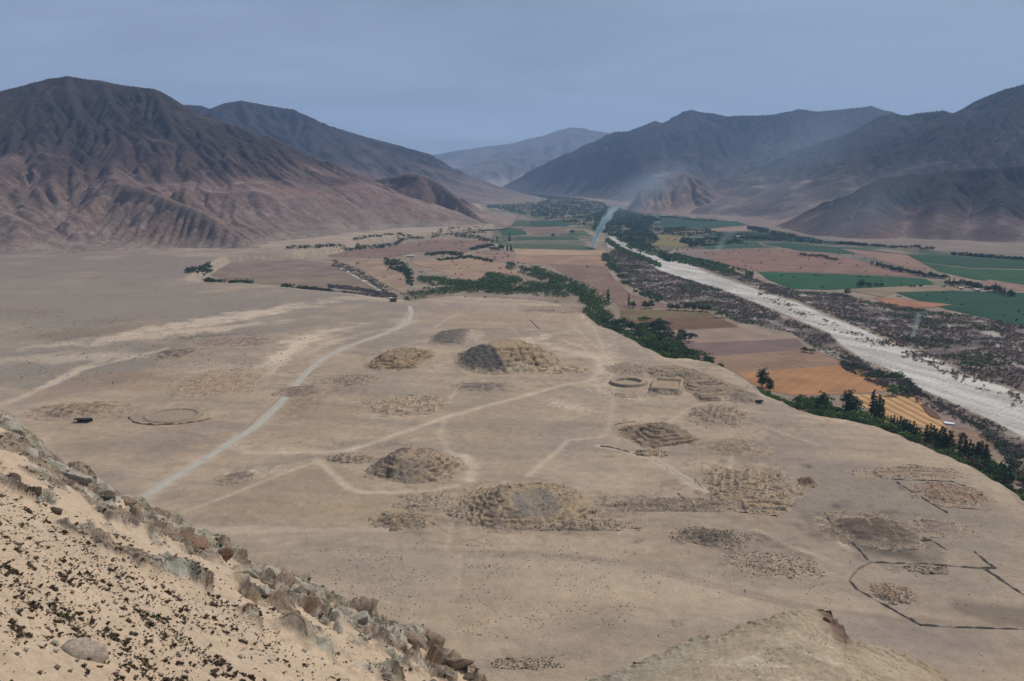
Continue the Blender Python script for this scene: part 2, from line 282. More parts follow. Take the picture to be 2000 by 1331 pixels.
def paint_ground():
    x, y, z = GX, GY, GZ; px, py = proj(x, y, z); n = len(x)
    behind = (y < 20)
    px = np.where(behind, -9999, px)
    c = np.tile(SAND, (n, 1)); big = fbm(x/220, y/220, 4, 21); c *= (1 + .16*big)[:, None]
    # wind streaks
    st = fbm(x/140 + .4*fbm(x/90, y/90, 2, 33), y/26 + x/150, 4, 30); k = sstep(.0, .35, st)[:, None]*.5; c = c*(1-k) + (SAND*1.22)*k
    k = sstep(.0, .4, -st)[:, None]*.5; c = c*(1-k) + GREY*k
    mot = fbm(x/34, y/34, 4, 34); mo2 = fbm(x/11, y/11, 3, 35); c = c*(1+.16*mot+.10*mo2)[:, None]
    # faint buried walls and pits over the old town
    zone = sstep(1.15, .7, np.hypot((px-1060)/760, (py-860)/260))*(GT < .05)
    tl = np.clip(1-np.abs(fbm(x/30+2, y/30, 3, 36))*16, 0, 1)*sstep(.0, .3, fbm(x/75, y/75, 2, 37))*zone; c = c*(1-.30*tl[:, None])
    pits = sstep(.30, .5, fbm(x/8, y/8, 3, 38))*sstep(.0, .3, fbm(x/60, y/60, 2, 39))*zone; c = c*(1-.35*pits[:, None])
    pal = sstep(.28, .5, fbm(x/15, y/11, 3, 44))*sstep(.05, .3, fbm(x/80, y/80, 2, 45))*zone; c = c*(1+.22*pal[:, None])
    rub0 = pits
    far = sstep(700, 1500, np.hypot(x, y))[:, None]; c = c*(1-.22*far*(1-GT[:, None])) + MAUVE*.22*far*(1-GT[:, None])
    rub = .04 + .5*rub0
    n1 = fbm(x/9, y/9, 3, 41); n0 = fbm(x/22, y/22, 3, 40)
    for cx, cy, rx, ry, ro, co, sg, br in BLOBS:
        m = (np.abs(px-cx) < rx*2+ry*1.2) & (np.abs(py-cy) < ry*2 + rx*1.5*abs(math.sin(R(ro))) + 4)
        if not m.any(): continue
        dx = px[m]-cx; dy = py[m]-cy; ca, sa = math.cos(R(ro)), math.sin(R(ro))
        u = (dx*ca+dy*sa)/rx; v = (-dx*sa+dy*ca)/ry
        nn = fbm(x[m]/br, y[m]/br, 4, int(cx) % 97)
        w = np.clip(1.25 - np.hypot(u, v) + nn*1.1, 0, 1)**1.2; w = np.clip(w*1.35, 0, 1)*min(1, sg*1.35)
        if br < 13: w = w*sstep(-.45, .25, fbm(x[m]/(br*.45), y[m]/(br*.45), 3, int(cy) % 89)); rub[m] = np.maximum(rub[m], np.clip(w*1.6, 0, 1))
        c[m] = c[m]*(1-w[:, None]) + np.array(co)*w[:, None]
    for pts, wd_, co, sg in TRACKS:
        P = T(*np.array(pts, float).T)[:, :2]; pp = np.array(pts)
        m = (px > pp[:, 0].min()-30) & (px < pp[:, 0].max()+30) & (py > pp[:, 1].min()-20) & (py < pp[:, 1].max()+20)
        if not m.any(): continue
        wob = 1.5*fbm(x[m]/30, y[m]/30, 2, 51)
        d, _ = dist_poly(x[m]+wob, y[m]+wob, [tuple(p) for p in P])
        w = np.exp(-(d/(wd_*.8))**2)*min(1, sg*1.15)*np.clip(.75+.5*n0[m], 0, 1)
        c[m] = c[m]*(1-w[:, None]) + co*w[:, None]
    # the eroded rim of the terrace and the slope below it
    rim = np.exp(-((GS+4)/7)**2)*.35*(.6+.8*n1); c = c*(1+rim[:, None]*.4)
    slope = (GT > .02) & (GT < .98)
    g = np.clip(.5+1.2*fbm(x/6, y/30, 3, 61), 0, 1)
    c[slope] = (GREY*1.0*(1-g[slope, None]) + SAND*g[slope, None])
    # valley floor outside the fields
    v = GT > .97
    vb = np.array((.27, .205, .15)); vs = np.array((.42, .335, .25)); vg = np.array((.10, .105, .055))
    k = sstep(-.1, .4, fbm(x/60, y/60, 4, 71))[:, None]; cv = vb*(1-k)+vs*.8*k
    k = sstep(.05, .35, fbm(x/120, y/90, 4, 75))[:, None]*.8*sstep(2600, 3600, y)[:, None]; cv = cv*(1-k)+vg*k
    c[v] = cv[v]
    return c, rub, px, py
GROUND_MAT = mat_attr('desert_ground', n_scale=(0.012, 0.16, 1.1), n_amt=(.07, .13, .12), bump=(0.55, 1.2), speck=0.75, bumpstr=.5)
GC, GRUB, GPX, GPY = paint_ground()
# riverbed and scrub zones of the valley, painted as the real ground colours there
RIVER = [(1190,462),(1205,463),(1228,480),(1250,490),(1275,492),(1300,505),(1340,513),(1385,535),(1440,552),(1500,575),(1560,592),(1620,620),(1680,642),(1730,665),(1800,690),(1900,735),(2010,775),(2100,810),
  (2100,900),(2000,855),(1940,822),(1880,795),(1800,760),(1740,722),(1690,705),(1640,672),(1620,650),(1560,625),(1480,592),(1410,565),(1340,545),(1290,528),(1262,512),(1240,498),(1210,487),(1185,482)]
SCRUB = [[(1200,487),(1240,500),(1290,530),(1410,568),(1480,596),(1560,630),(1620,655),(1640,678),(1690,712),(1740,730),(1800,765),(1880,800),(1945,830),(2010,860),(2010,900),(1950,880),(1880,830),(1800,790),(1700,750),(1640,705),(1590,680),(1545,650),(1440,630),(1400,610),(1300,590),(1230,560),(1200,530),(1180,505)],
  [(1290,495),(1340,510),(1390,532),(1440,548),(1500,572),(1560,588),(1620,615),(1680,638),(1740,662),(1800,686),(1900,730),(2010,770),(2010,640),(1900,620),(1800,605),(1700,590),(1640,575),(1560,570),(1480,548),(1400,520),(1340,500)]]
def paint_valley():
    m = (GPX > 1180) & (GPY < 520) & (GPY > 380) & (GT > .9); k = (sstep(.0, 1., fbm(GX[m]/200, GY[m]/200, 3, 79)+.75)*.85)[:, None]; GC[m] = GC[m]*(1-k)+np.array((.215, .165, .14))*k
    m = (GPX > 1100) & (GPX < 2150) & (GPY > 440) & (GPY < 950) & (GT > .9)
    X, Y, P, Q = GX[m], GY[m], GPX[m], GPY[m]
    wob = 3*fbm(X/30, Y/30, 3, 81)
    cc = GC[m]; dirt = np.array((.215, .165, .14)); dark = np.array((.12, .095, .085)); pale = np.array((.50, .44, .38))
    for S in SCRUB:
        i = inpoly(P+wob, Q+wob*.5, S); k = sstep(-.25, .15, fbm(X/45, Y/45, 4, 83))[:, None]; k2 = sstep(.12, .4, fbm(X/28, Y/60, 4, 85))[:, None]*.9
        co = (dirt*(1-k)+dark*k); co = co*(1-k2)+pale*.85*k2; cc[i] = co[i]
    wob2 = 7*fbm(X/26, Y/26, 4, 181); i = inpoly(P+wob2, Q+wob2*.5, RIVER)
    ch = fbm(X/25+Y/60, Y/160-X/300, 5, 87)            # braided gravel channels run with the river
    k = sstep(-.35, .35, ch)[:, None]; rc = np.array((.43, .40, .35))*(1-k) + np.array((.64, .595, .53))*k
    k = sstep(.0, .10, np.abs(fbm(X/16+Y/40, Y/150-X/260, 4, 187)))[:, None]; rc = rc*(.72+.28*k)
    k = sstep(.2, .5, fbm(X/40, Y/120, 4, 89))[:, None]*.4; rc = rc*(1-k)+np.array((.55, .49, .42))*k
    cc[i] = rc[i]; GC[m] = cc
    r = GRUB[m]; r[i] = .35; GRUB[m] = r
paint_valley()
def paint_green():
    m = (GPX > 700) & (GPX < 2150) & (GPY > 372) & (GPY < 560) & (GT > .9); P, Q, X, Y = GPX[m], GPY[m], GX[m], GY[m]; cc = GC[m]
    for S, k0 in (([(940,398),(985,378),(1060,380),(1130,387),(1185,398),(1290,418),(1400,428),(1560,462),(1700,478),(2000,505),(2000,520),(1700,500),(1450,470),(1340,470),(1290,505),(1190,460),(1140,447),(1060,430),(960,414)], .85), ([(965,428),(1120,430),(1165,470),(1150,492),(1000,492),(960,470)], .85), ([(1350,440),(1560,458),(1640,480),(1480,500),(1300,480)], .75), ([(1450,480),(2100,500),(2100,650),(1900,615),(1650,570),(1480,530)], .4)):
        i = inpoly(P+6*fbm(X/90, Y/90, 2, 191), Q, S); k = (sstep(-.35, .15, fbm(X/130, Y/70, 4, 193))*k0)[:, None]; g = np.array((.045, .085, .042))*(1+.5*fbm(X/50, Y/50, 3, 195))[:, None]
        co = cc*(1-k)+g*k; cc[i] = co[i]
    GC[m] = cc
paint_green()
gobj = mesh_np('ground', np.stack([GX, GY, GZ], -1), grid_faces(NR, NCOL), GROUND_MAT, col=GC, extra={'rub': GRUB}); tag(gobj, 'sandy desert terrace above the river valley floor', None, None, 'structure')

# ------------------------------------------------------------------ mountains
def blur(z, n):
    for _ in range(n):
        q = np.pad(z, 1, mode='edge'); z = .2*(q[:-2, 1:-1]+q[2:, 1:-1]+q[1:-1, :-2]+q[1:-1, 2:]+z)
    return z
def erode(z, dx, n, K, m=.45, base=-20.0, diff=.06):
    H, W = z.shape; N = H*W
    for it in range(n):
        p = np.pad(z, 1, mode='edge')
        z = z + diff*(p[:-2, 1:-1]+p[2:, 1:-1]+p[1:-1, :-2]+p[1:-1, 2:]-4*z)
        best = np.full(z.shape, 1e-9); rec = np.arange(N).reshape(H, W).copy(); dd = np.ones(z.shape); idx = np.arange(N).reshape(H, W)
        for oy in (-1, 0, 1):
            for ox in (-1, 0, 1):
                if not (oy or ox): continue
                l = math.hypot(ox, oy)*dx
                ys = slice(max(0, -oy), H-max(0, oy)); xs = slice(max(0, -ox), W-max(0, ox)); yt = slice(max(0, oy), H-max(0, -oy)); xt = slice(max(0, ox), W-max(0, -ox))
                s = (z[ys, xs]-z[yt, xt])/l; b = best[ys, xs]; mk = s > b
                b[mk] = s[mk]; rec[ys, xs][mk] = idx[yt, xt][mk]; dd[ys, xs][mk] = l
        zf = z.ravel(); order = np.argsort(-zf, kind='stable').tolist(); rc = rec.ravel().tolist(); A = [1.0]*N
        for i in order:
            r = rc[i]
            if r != i: A[r] += A[i]
        An = np.array(A); Fk = (np.ravel(K)*(np.clip(An-4, 0, None)**m)/dd.ravel()); Fk[zf < base] = 0; Fk = Fk.tolist(); zl = zf.tolist()
        for i in reversed(order):
            r = rc[i]
            if r != i:
                f = Fk[i]; zl[i] = (zl[i]+f*zl[r])/(1+f)
        z = np.array(zl).reshape(H, W)
    return z, An.reshape(H, W)
MTN_MAT = mat_attr('mountain_rock', n_scale=(.006, .03, .12), n_amt=(.16, .26, .24), bump=(.05, 14.0), bumpstr=.6)
def mountain(name, label, bbox, res, ridges, tanS, p=1.35, base=-20., nz=.10, K=3.0, it=8, rock=(.10, .08, .075), mid=(.2, .14, .115), sand=(.36, .285, .225), seed=1, warp=60., dark=.0, lam=260., fan=1.45, soft=12, toe=None, sw=160., hs=.006, lof=.72, lowc=None, bl=2, crag=1.0):
    x0, x1, y0, y1 = bbox; xs = np.arange(x0, x1, res); ys = np.arange(y0, y1, res); X, Y = np.meshgrid(xs, ys)
    pts = []
    for ir, rg in enumerate(ridges):
        P = at(*np.array([q[:3] for q in rg], float).T); k = 1.0 if not ir else (rg[0][3] if len(rg[0]) > 3 and rg[0][3] > 1.19 else .8)
        for a, b in zip(P[:-1], P[1:]):
            n = max(1, int(np.hypot(*(b-a)[:2])/(res*2.5)))
            for t in np.arange(n)/n: pts.append((*(a+(b-a)*t), k, ir))
        pts.append((*P[-1], k, ir))
    Xw = X + warp*fbm(X/lam, Y/lam, 3, seed+3); Yw = Y + warp*fbm(X/lam, Y/lam, 3, seed+7)
    z = np.full(X.shape, base-8.0); D0 = np.full(X.shape, 1e9); DM = np.full(X.shape, 1e9)
    for (a, b, c, k, ir) in pts:
        h = c-base
        if h <= 2: continue
        W = h/(tanS*k)
        d0 = np.hypot(X-a, Y-b); D0 = np.minimum(D0, d0)
        if ir == 0: DM = np.minimum(DM, d0)
        f = sstep(0, 3*warp, d0); d = d0*(1-f) + np.hypot(Xw-a, Yw-b)*f
        u = np.clip(1-d/W, 0, 1); u2 = np.clip(1-d/(W*fan), 0, 1)
        z = np.maximum(z, base-8 + (h+8)*(.84*u**p + .16*u2**1.6))
    if toe is not None:
        dt, _ = dist_poly(X, Y, toe[1]); dt = dt*(1+.35*fbm(X/240, Y/240, 3, seed+71)); tw = np.where(inpoly(X, Y, toe[0]), sstep(0, sw, dt), 0.0)
        z = base-8 + (z-base+8)*tw
    zt = z.copy()
    for _ in range(soft):
        q = np.pad(z, 1, mode='edge'); z = .2*(q[:-2, 1:-1]+q[2:, 1:-1]+q[1:-1, :-2]+q[1:-1, 2:]+z)
    hf = np.clip((z-base)/200, 0, 1); edge = sstep(0, 140, D0)*.88+.12
    rn = ridged(X/lam + .5*fbm(X/lam, Y/lam, 2, seed+5), Y/lam, 6, seed+11, .55)
    z = z + nz*200*hf*edge*(rn-.55) + hs*lam*hf*ridged(X/(lam*.22), Y/(lam*.22), 3, seed+19)
    kk = np.exp(-(DM/(res*3))**2); z = z + kk*(zt-z)
    bil = np.abs(fbm(X/(lam*.8), Y/(lam*.8), 5, seed+13, .55)); z = z + edge*hf*nz*190*(bil-.22)
    zc = z.copy(); h0 = np.clip((z-base)/max(60, (z.max()-base)), 0, 1)
    fine = np.zeros(z.shape)
    for (a, b, c, k, ir) in pts:
        if ir and k > 1.1: fine = np.maximum(fine, np.exp(-(np.hypot(X-a, Y-b)/330)**2))
    Km = K*(.25+1.5*sstep(-.35, .45, fbm(X/(lam*1.6), Y/(lam*1.6), 3, seed+41)))*(.25+.75*sstep(.05, .3, h0)); Km = Km*(1-fine)+K*1.15*fine
    z, A = erode(z, res, it, Km, base=base-2)
    lw = np.clip(sstep(.34, .06, h0)*(1-fine)*.9, 0, 1); z = z*(1-lw)+blur(z, 26)*lw
    z = blur(z, bl) + crag*res*hf*(fbm(X/(res*7), Y/(res*7), 4, seed+47, .6) + .5*ridged(X/(res*18), Y/(res*18), 3, seed+49)-.3)*sstep(.12, .4, h0)
    # keep the crest lines where the photograph has them
    k = np.exp(-(DM/(res*4))**2); z = z + k*np.clip(zc-z, 0, None)*.85
    gy, gx = np.gradient(z, res); sl = blur(np.hypot(gx, gy), 7)
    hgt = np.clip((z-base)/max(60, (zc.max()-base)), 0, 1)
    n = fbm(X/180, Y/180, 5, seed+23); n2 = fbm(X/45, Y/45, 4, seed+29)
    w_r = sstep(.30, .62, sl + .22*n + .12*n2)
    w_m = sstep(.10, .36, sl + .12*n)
    hi = sstep(.18+.15*dark*-1, .62-.25*dark, hgt + .22*n)[..., None]  # dark rock by height, with cloud shade over the tops painted in
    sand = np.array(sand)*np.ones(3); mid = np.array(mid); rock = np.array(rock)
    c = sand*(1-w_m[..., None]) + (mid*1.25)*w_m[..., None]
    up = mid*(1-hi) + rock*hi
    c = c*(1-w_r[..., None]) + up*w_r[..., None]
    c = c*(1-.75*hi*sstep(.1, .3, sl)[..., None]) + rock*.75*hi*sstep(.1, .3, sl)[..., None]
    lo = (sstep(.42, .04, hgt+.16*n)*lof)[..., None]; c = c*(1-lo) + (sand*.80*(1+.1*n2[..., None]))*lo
    if lowc is not None:
        lk = (sstep(26, 3, z+6*n)*.92)[..., None]; c = c*(1-lk) + np.array(lowc)*(1+.14*n+.1*n2)[..., None]*lk
    ch = sstep(3.2, 6.5, np.log(A+1))*(1-hgt)*.45        # sand lies in the lower gully beds
    c = c*(1-ch[..., None]) + sand*.95*ch[..., None]
    st = ridged(X/90+n2*.4, Y/90, 3, seed+31); c *= (1+.16*(st-.6)+.18*n2)[..., None]
    # strata / stains of redder rock
    r = (sstep(.1, .45, fbm(X/260, Y/140, 4, seed+37))*.35*w_m*(1-hi[..., 0]))[..., None]; c = c*(1-r)+np.array((.26, .135, .10))*r
    keep = z > base-7
    Vv = np.stack([X, Y, z], -1).reshape(-1, 3); Fc = grid_faces(len(ys), len(xs)); kf = keep.ravel()[Fc].any(1); Fc = Fc[kf]
    used = np.unique(Fc); rm = np.full(len(Vv), -1); rm[used] = np.arange(len(used))
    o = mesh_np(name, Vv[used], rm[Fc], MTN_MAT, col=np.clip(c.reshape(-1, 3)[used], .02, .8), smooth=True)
    return tag(o, label, None, None, 'structure')
_tl = [tuple(p) for p in onz(*np.array([(-900,600),(-300,575),(0,560),(150,552),(250,548),(330,544),(352,541),(400,512),(432,499),(560,492),(640,482),(690,466),(800,450),(900,447),(968,446)], float).T, -3)[:, :2]]
TOE_L = (_tl + [(200, 9000), (-20000, 9000), (-20000, 1200)], _tl)
_tr = [tuple(p) for p in onz(*np.array([(960,377),(1000,379),(1100,384),(1180,390),(1200,414),(1300,420),(1420,424),(1470,436),(1540,455),(1600,468),(1700,474),(1800,478),(1900,486),(2000,492),(2200,510),(2600,560)], float).T, -14)[:, :2]]
TOE_R = (_tr + [(20000, 1500), (20000, 30000), (-2000, 30000)], _tr)
def mountains():
    mountain('mountain', 'dark brown rocky mountain filling the left side above the sand plain', (-2700, 350, 1500, 4300), 6.5,
      [[(-420,190,3300),(-300,175,3300),(-120,190,3250),(0,177,3200),(60,162,3250),(100,152,3280),(130,147,3300),(165,152,3300),(200,157,3300),(240,165,3330),(300,172,3350),(330,187,3350),(365,214,3350),(420,249,3350),(480,283,3350),(540,316,3300),(600,342,3250),(650,366,3200),(720,398,3100),(800,428,2950),(850,445,2850)],
       [(0,177,3200,1.15),(30,230,2950),(20,290,2700),(-20,350,2450),(-60,400,2250)],[(130,147,3300,1.15),(150,215,3050),(110,280,2800),(100,340,2550)],[(200,157,3300,1.1),(230,230,3050),(215,300,2800),(230,350,2500)],
       [(300,172,3350,1.15),(335,240,3100),(390,300,2950),(430,345,2800)],[(365,214,3350,1.1),(440,300,3150),(520,360,2950),(580,400,2800)],[(480,283,3350,1.1),(560,360,3100),(640,410,2850)],
       [(230,352,2500,1.2),(270,358,2430),(330,383,2330),(420,413,2220),(520,452,2120),(575,472,2060),(620,492,1990)],[(230,352,2500,1.2),(180,392,2380),(130,425,2280)],[(-200,360,2500),(-60,390,2350),(0,408,2250),(40,425,2180)]],
      .46, 1.35, base=-3, K=2.1, it=7, seed=100, nz=.17, toe=TOE_L, sw=300., lowc=(.262, .207, .168), bl=1, rock=(.052, .040, .040), mid=(.178, .118, .102), sand=(.33, .252, .202), lof=.62)
    mountain('mountain', 'sloping grey brown mountain behind the big left one, falling to the green valley', (-4200, 500, 4800, 8600), 13,
      [[(200,215,6300),(330,212,6300),(365,203,6300),(392,205,6300),(410,212,6300),(440,200,6350),(470,195,6400),(520,204,6450),(570,212,6500),(600,226,6500),(620,235,6550),(645,246,6550),(660,250,6600),(720,268,6700),(780,283,6800),(840,300,6900),(900,338,7100),(950,368,7300),(985,386,7400)],
       [(470,195,6400,1.1),(520,280,5900),(560,330,5500)],[(570,212,6500,1.1),(640,290,6000),(690,340,5600)],[(660,250,6600,1.1),(730,310,6200),(790,350,5900)],[(780,283,6800,1.1),(850,330,6500),(890,365,6300)]],
      .44, 1.3, base=-20, K=7, it=7, seed=200, nz=.12, rock=(.045, .038, .042), mid=(.10, .076, .074), sand=(.27, .215, .18), lof=.4, warp=90, lam=420)
    mountain('mountain', 'small furrowed reddish brown hill ending in a point beside the valley fields', (-1150, 80, 2700, 4400), 5,
      [[(600,372,3900),(640,362,3800),(690,356,3750),(730,351,3680),(760,345,3620),(800,338,3560),(822,341,3500),(850,352,3460),(870,366,3420),(910,400,3320),(945,428,3230),(966,446,3170)],
       [(822,341,3500,1.1),(830,380,3350),(850,415,3230)],[(760,345,3620,1.1),(745,385,3450),(720,415,3300)],[(690,356,3750,1.1),(680,390,3550)]],
      .60, 1.15, base=-16, K=3.0, it=7, seed=300, nz=.07, fan=1.15, soft=4, toe=TOE_L, sw=50., rock=(.15, .105, .09), mid=(.25, .175, .145), sand=(.42, .33, .26), warp=40, lam=160)
    mountain('mountain', 'long dark mountain wall beyond the smoke on the right side', (-400, 6800, 5200, 10500), 17,
      [[(960,372,9700),(1000,347,9500),(1060,322,9200),(1110,310,9000),(1140,297,8900),(1165,275,8700),(1200,257,8500),(1230,254,8400),(1255,245,8300),(1280,235,8200),(1305,243,8200),(1320,233,8100),(1350,213,8000),(1380,219,8000),(1420,226,7900),(1500,223,7800),(1530,219,7700),(1560,212,7600),(1600,216,7500),(1640,212,7400),(1700,206,7300),(1745,220,7300),(1800,232,7200),(1900,240,7200),(2100,240,7200),(2300,240,7000)],
       [(1165,275,8700,1.1),(1120,335,8200),(1090,360,7900)],[(1280,235,8200,1.1),(1240,310,7600),(1220,355,7100)],[(1350,213,8000,1.1),(1350,290,7300),(1320,350,6600)],[(1440,228,7900,1.1),(1430,300,7100),(1410,360,6300)],[(1560,212,7600,1.1),(1540,290,6800),(1490,355,6000)]],
      .42, 1.3, base=-20, K=5, it=6, seed=400, nz=.22, bl=1, crag=2.0, toe=TOE_R, sw=400., rock=(.030, .028, .034), mid=(.055, .046, .05), sand=(.27, .22, .185), lof=.3, warp=110, lam=500)
    mountain('mountain', 'lone low sunlit brown hill rising behind the smoke plume', (250, 1900, 3900, 5400), 7,
      [[(1195,414,4420),(1212,396,4500),(1250,366,4600),(1285,350,4680),(1300,346,4700),(1325,336,4720),(1342,335,4720),(1365,348,4700),(1385,364,4650),(1405,384,4600),(1425,400,4520)],
       [(1340,335,4720,1.0),(1330,375,4580),(1320,400,4480)],[(1285,350,4680,1.0),(1270,385,4550)],[(1385,364,4650,1.),(1385,395,4500)]],
      .62, 1.2, base=-16, K=3, it=7, seed=500, nz=.06, fan=1.3, soft=4, toe=TOE_R, rock=(.19, .135, .11), mid=(.27, .185, .145), sand=(.38, .28, .22), warp=45, lam=170)
    mountain('mountain', 'dark blue brown mountain rising to the right edge of the frame', (700, 5200, 2900, 6800), 10,
      [[(1380,412,5000),(1430,385,5250),(1480,352,5300),(1540,320,5300),(1600,287,5200),(1640,268,5150),(1700,238,5100),(1722,224,5050),(1742,221,5000),(1770,224,5000),(1800,218,5000),(1840,214,4950),(1866,222,4900),(1890,208,4800),(1915,192,4750),(1935,184,4700),(1965,172,4650),(2000,163,4600),(2100,140,4500),(2300,130,4400),(2500,150,4300)],
       [(1742,221,5000,1.1),(1690,310,4600),(1620,365,4200),(1570,400,3900)],[(1640,268,5150,1.1),(1570,340,4700),(1500,390,4200)],[(1866,222,4900,1.1),(1850,290,4500),(1800,330,4200)],[(2000,163,4600,1.1),(1980,250,4200),(1940,300,3900)]],
      .44, 1.35, base=-18, K=2.6, it=7, seed=600, nz=.22, soft=20, bl=1, crag=2.2, toe=TOE_R, sw=260., rock=(.022, .020, .025), mid=(.045, .037, .04), sand=(.30, .23, .19), lof=.35, warp=80, lam=380, dark=.3)
    mountain('mountain', 'nearest dark rounded hill with gullied brown flanks at the right edge above the fields', (750, 3300, 1900, 4100), 7,
      [[(1545,474,2700),(1562,466,2750),(1590,438,2800),(1640,398,2950),(1690,362,3100),(1720,346,3180),(1760,341,3220),(1790,338,3250),(1860,332,3250),(1940,325,3220),(2000,320,3200),(2150,310,3100),(2300,300,3000),(2450,310,2900)],
       [(1720,346,3180,1.15),(1700,400,2920),(1690,440,2720)],[(1860,332,3250,1.15),(1835,390,2930),(1830,440,2680)],[(1950,325,3220,1.15),(1960,390,2850),(1950,440,2600)],[(2100,310,3100,1.15),(2090,400,2700),(2080,450,2450)]],
      .56, 1.3, base=-16, K=1.8, it=7, seed=700, nz=.20, soft=30, bl=1, crag=2.4, toe=TOE_R, sw=120., rock=(.032, .025, .026), mid=(.062, .043, .040), sand=(.27, .20, .165), lof=.35, warp=55, lam=240, dark=.5)
    mountain('mountain', 'pale blue hazy mountain closing the far end of the valley', (-5500, 9500, 13000, 19500), 45,
      [[(500,345,16000),(700,330,16000),(800,312,16000),(850,300,16000),(900,292,16000),(950,285,16000),(1000,279,16000),(1038,269,16000),(1075,262,16000),(1095,252,16000),(1115,248,16000),(1140,249,16000),(1160,254,16000),(1185,258,16000),(1300,262,16000),(1500,270,16000)],
       [(1038,269,16000,1),(1020,310,14800)],[(1115,248,16000,1),(1080,300,14600)],[(950,285,16000),(930,320,14600)]],
      .34, 1.2, base=-20, K=16, it=5, seed=800, nz=.25, rock=(.12, .10, .095), mid=(.20, .165, .14), sand=(.36, .29, .23), warp=260, lam=1200)
    mountain('mountain', 'lower hazy foothill in front of the pale far mountain', (-3500, 3500, 10200, 14000), 30,
      [[(860,345,12300),(900,328,12300),(930,318,12200),(965,310,12200),(1000,303,12200),(1040,306,12200),(1090,312,12200),(1150,318,12200),(1250,320,12200)],[(1000,303,12200,1.1),(985,335,11500)],[(930,318,12200,1.1),(915,340,11500)]],
      .34, 1.2, base=-20, K=12, it=5, seed=900, nz=.2, rock=(.14, .12, .11), mid=(.25, .2, .165), sand=(.42, .34, .27), warp=150, lam=700)
mountains()
# ------------------------------------------------------------------ foreground slopes
RIDGE = [(-700,560),(-400,680),(-200,740),(-60,785),(0,798),(20,806),(45,830),(62,845),(90,880),(112,888),(130,905),(155,900),(170,905),(190,935),(220,955),(255,968),(280,972),(300,990),(330,1000),(350,1008),(372,1030),(400,1035),(420,1045),
  (450,1068),(470,1085),(500,1105),(535,1108),(560,1115),(600,1130),(625,1145),(640,1150),(680,1178),(715,1190),(735,1205),(760,1218),(785,1232),(800,1230),(822,1235),(850,1262),(868,1282),(895,1288),(915,1296),(935,1330),(960,1350),(1000,1380),(1050,1420),(1120,1470)]
PA, PB, PC = at(0, 1331, 21.0), at(0, 800, 62.0), at(930, 1331, 56.0)
FN = np.cross(PB-PA, PC-PA); FN = FN/np.linalg.norm(FN); FN = FN if FN[2] > 0 else -FN
FD = FN @ PA
def fplane(px, py):
    d = ray(px, py); den = d @ FN; t = (FD - CAM @ FN)/np.where(np.abs(den) < 1e-6, -1e-6, den)
    return CAM + d*t[..., None]
_rx, _ry = np.array(RIDGE, float).T
def ridge_y(px): return np.interp(px, _rx, _ry)
EU = np.array([FN[1], -FN[0], 0]); EU /= np.linalg.norm(EU); EV = np.cross(FN, EU)     # plane axes
def rock_mask(px, py, u, v):
    d = (py - ridge_y(px))                                   # px below the ridge line in the photo
    wid = np.interp(px, [-300, 0, 150, 300, 450, 600, 700, 800, 900, 1000], [130, 140, 130, 95, 85, 120, 115, 90, 62, 55])
    return sstep(1.0, .45, d/wid + .9*fbm(u/4.0+v/9, v/2.6, 4, 301)+.12)
def fore_disp(px, py, u, v):
    rm = rock_mask(px, py, u, v)
    # rock: tilted slabs and blocks running along the ridge
    w = u*.8 + v*.6; w2 = -u*.6 + v*.8
    a = ridged(w/7.0, w2/2.6, 5, 311, .55); b = fbm(w/2.0, w2/1.0, 4, 315); cst = np.floor((a+.15*b)*5)/5
    # angular fractured blocks: tilted facets per cell of a jittered grid, at three sizes
    def facets(sx, sy, sd, tilt):
        best = np.full(u.shape, 9e9); val = np.zeros(u.shape); gx_ = w/sx; gy_ = w2/sy; ix, iy = np.floor(gx_), np.floor(gy_)
        for oy in (-1, 0, 1):
            for ox in (-1, 0, 1):
                cx = ix+ox; cy = iy+oy; jx = cx+_h(cx.astype(np.int64), cy.astype(np.int64), sd)/65535.; jy = cy+_h(cx.astype(np.int64), cy.astype(np.int64), sd+1)/65535.
                dx, dy = gx_-jx, gy_-jy; dd = dx*dx+dy*dy; m = dd < best; best = np.where(m, dd, best)
                hx = _h(cx.astype(np.int64), cy.astype(np.int64), sd+2)/65535.; tx = _h(cx.astype(np.int64), cy.astype(np.int64), sd+3)/65535.-.5; ty = _h(cx.astype(np.int64), cy.astype(np.int64), sd+4)/65535.-.5
                val = np.where(m, hx + tilt*(tx*dx+ty*dy), val)
        return val
    f1, f2, f3 = facets(5.0, 2.2, 501, 2.2), facets(1.7, .8, 511, 2.5), facets(.6, .35, 521, 2.5)
    rock = .9*(a-.5) + .50*(f1-.5) + .34*(f2-.5) + .2*(f3-.5) + .3*b
    # second band of dark outcrops below the crest
    d = py - ridge_y(px); l2 = np.exp(-((d - np.interp(px, [0, 200, 350, 600], [150, 130, 115, 120]) - 14*fbm(px/60, px*0, 2, 5))/16)**2)*sstep(.0, .3, fbm(u/4, v/4, 3, 321)+.15)
    sandn = .25*fbm(u/9, v/9, 3, 323) + .05*fbm(u/1.2, v/1.2, 3, 325)
    return sandn*(1-rm) + rock*rm + l2*(.9+.8*b), np.clip(rm + l2*1.2, 0, 1), a, b
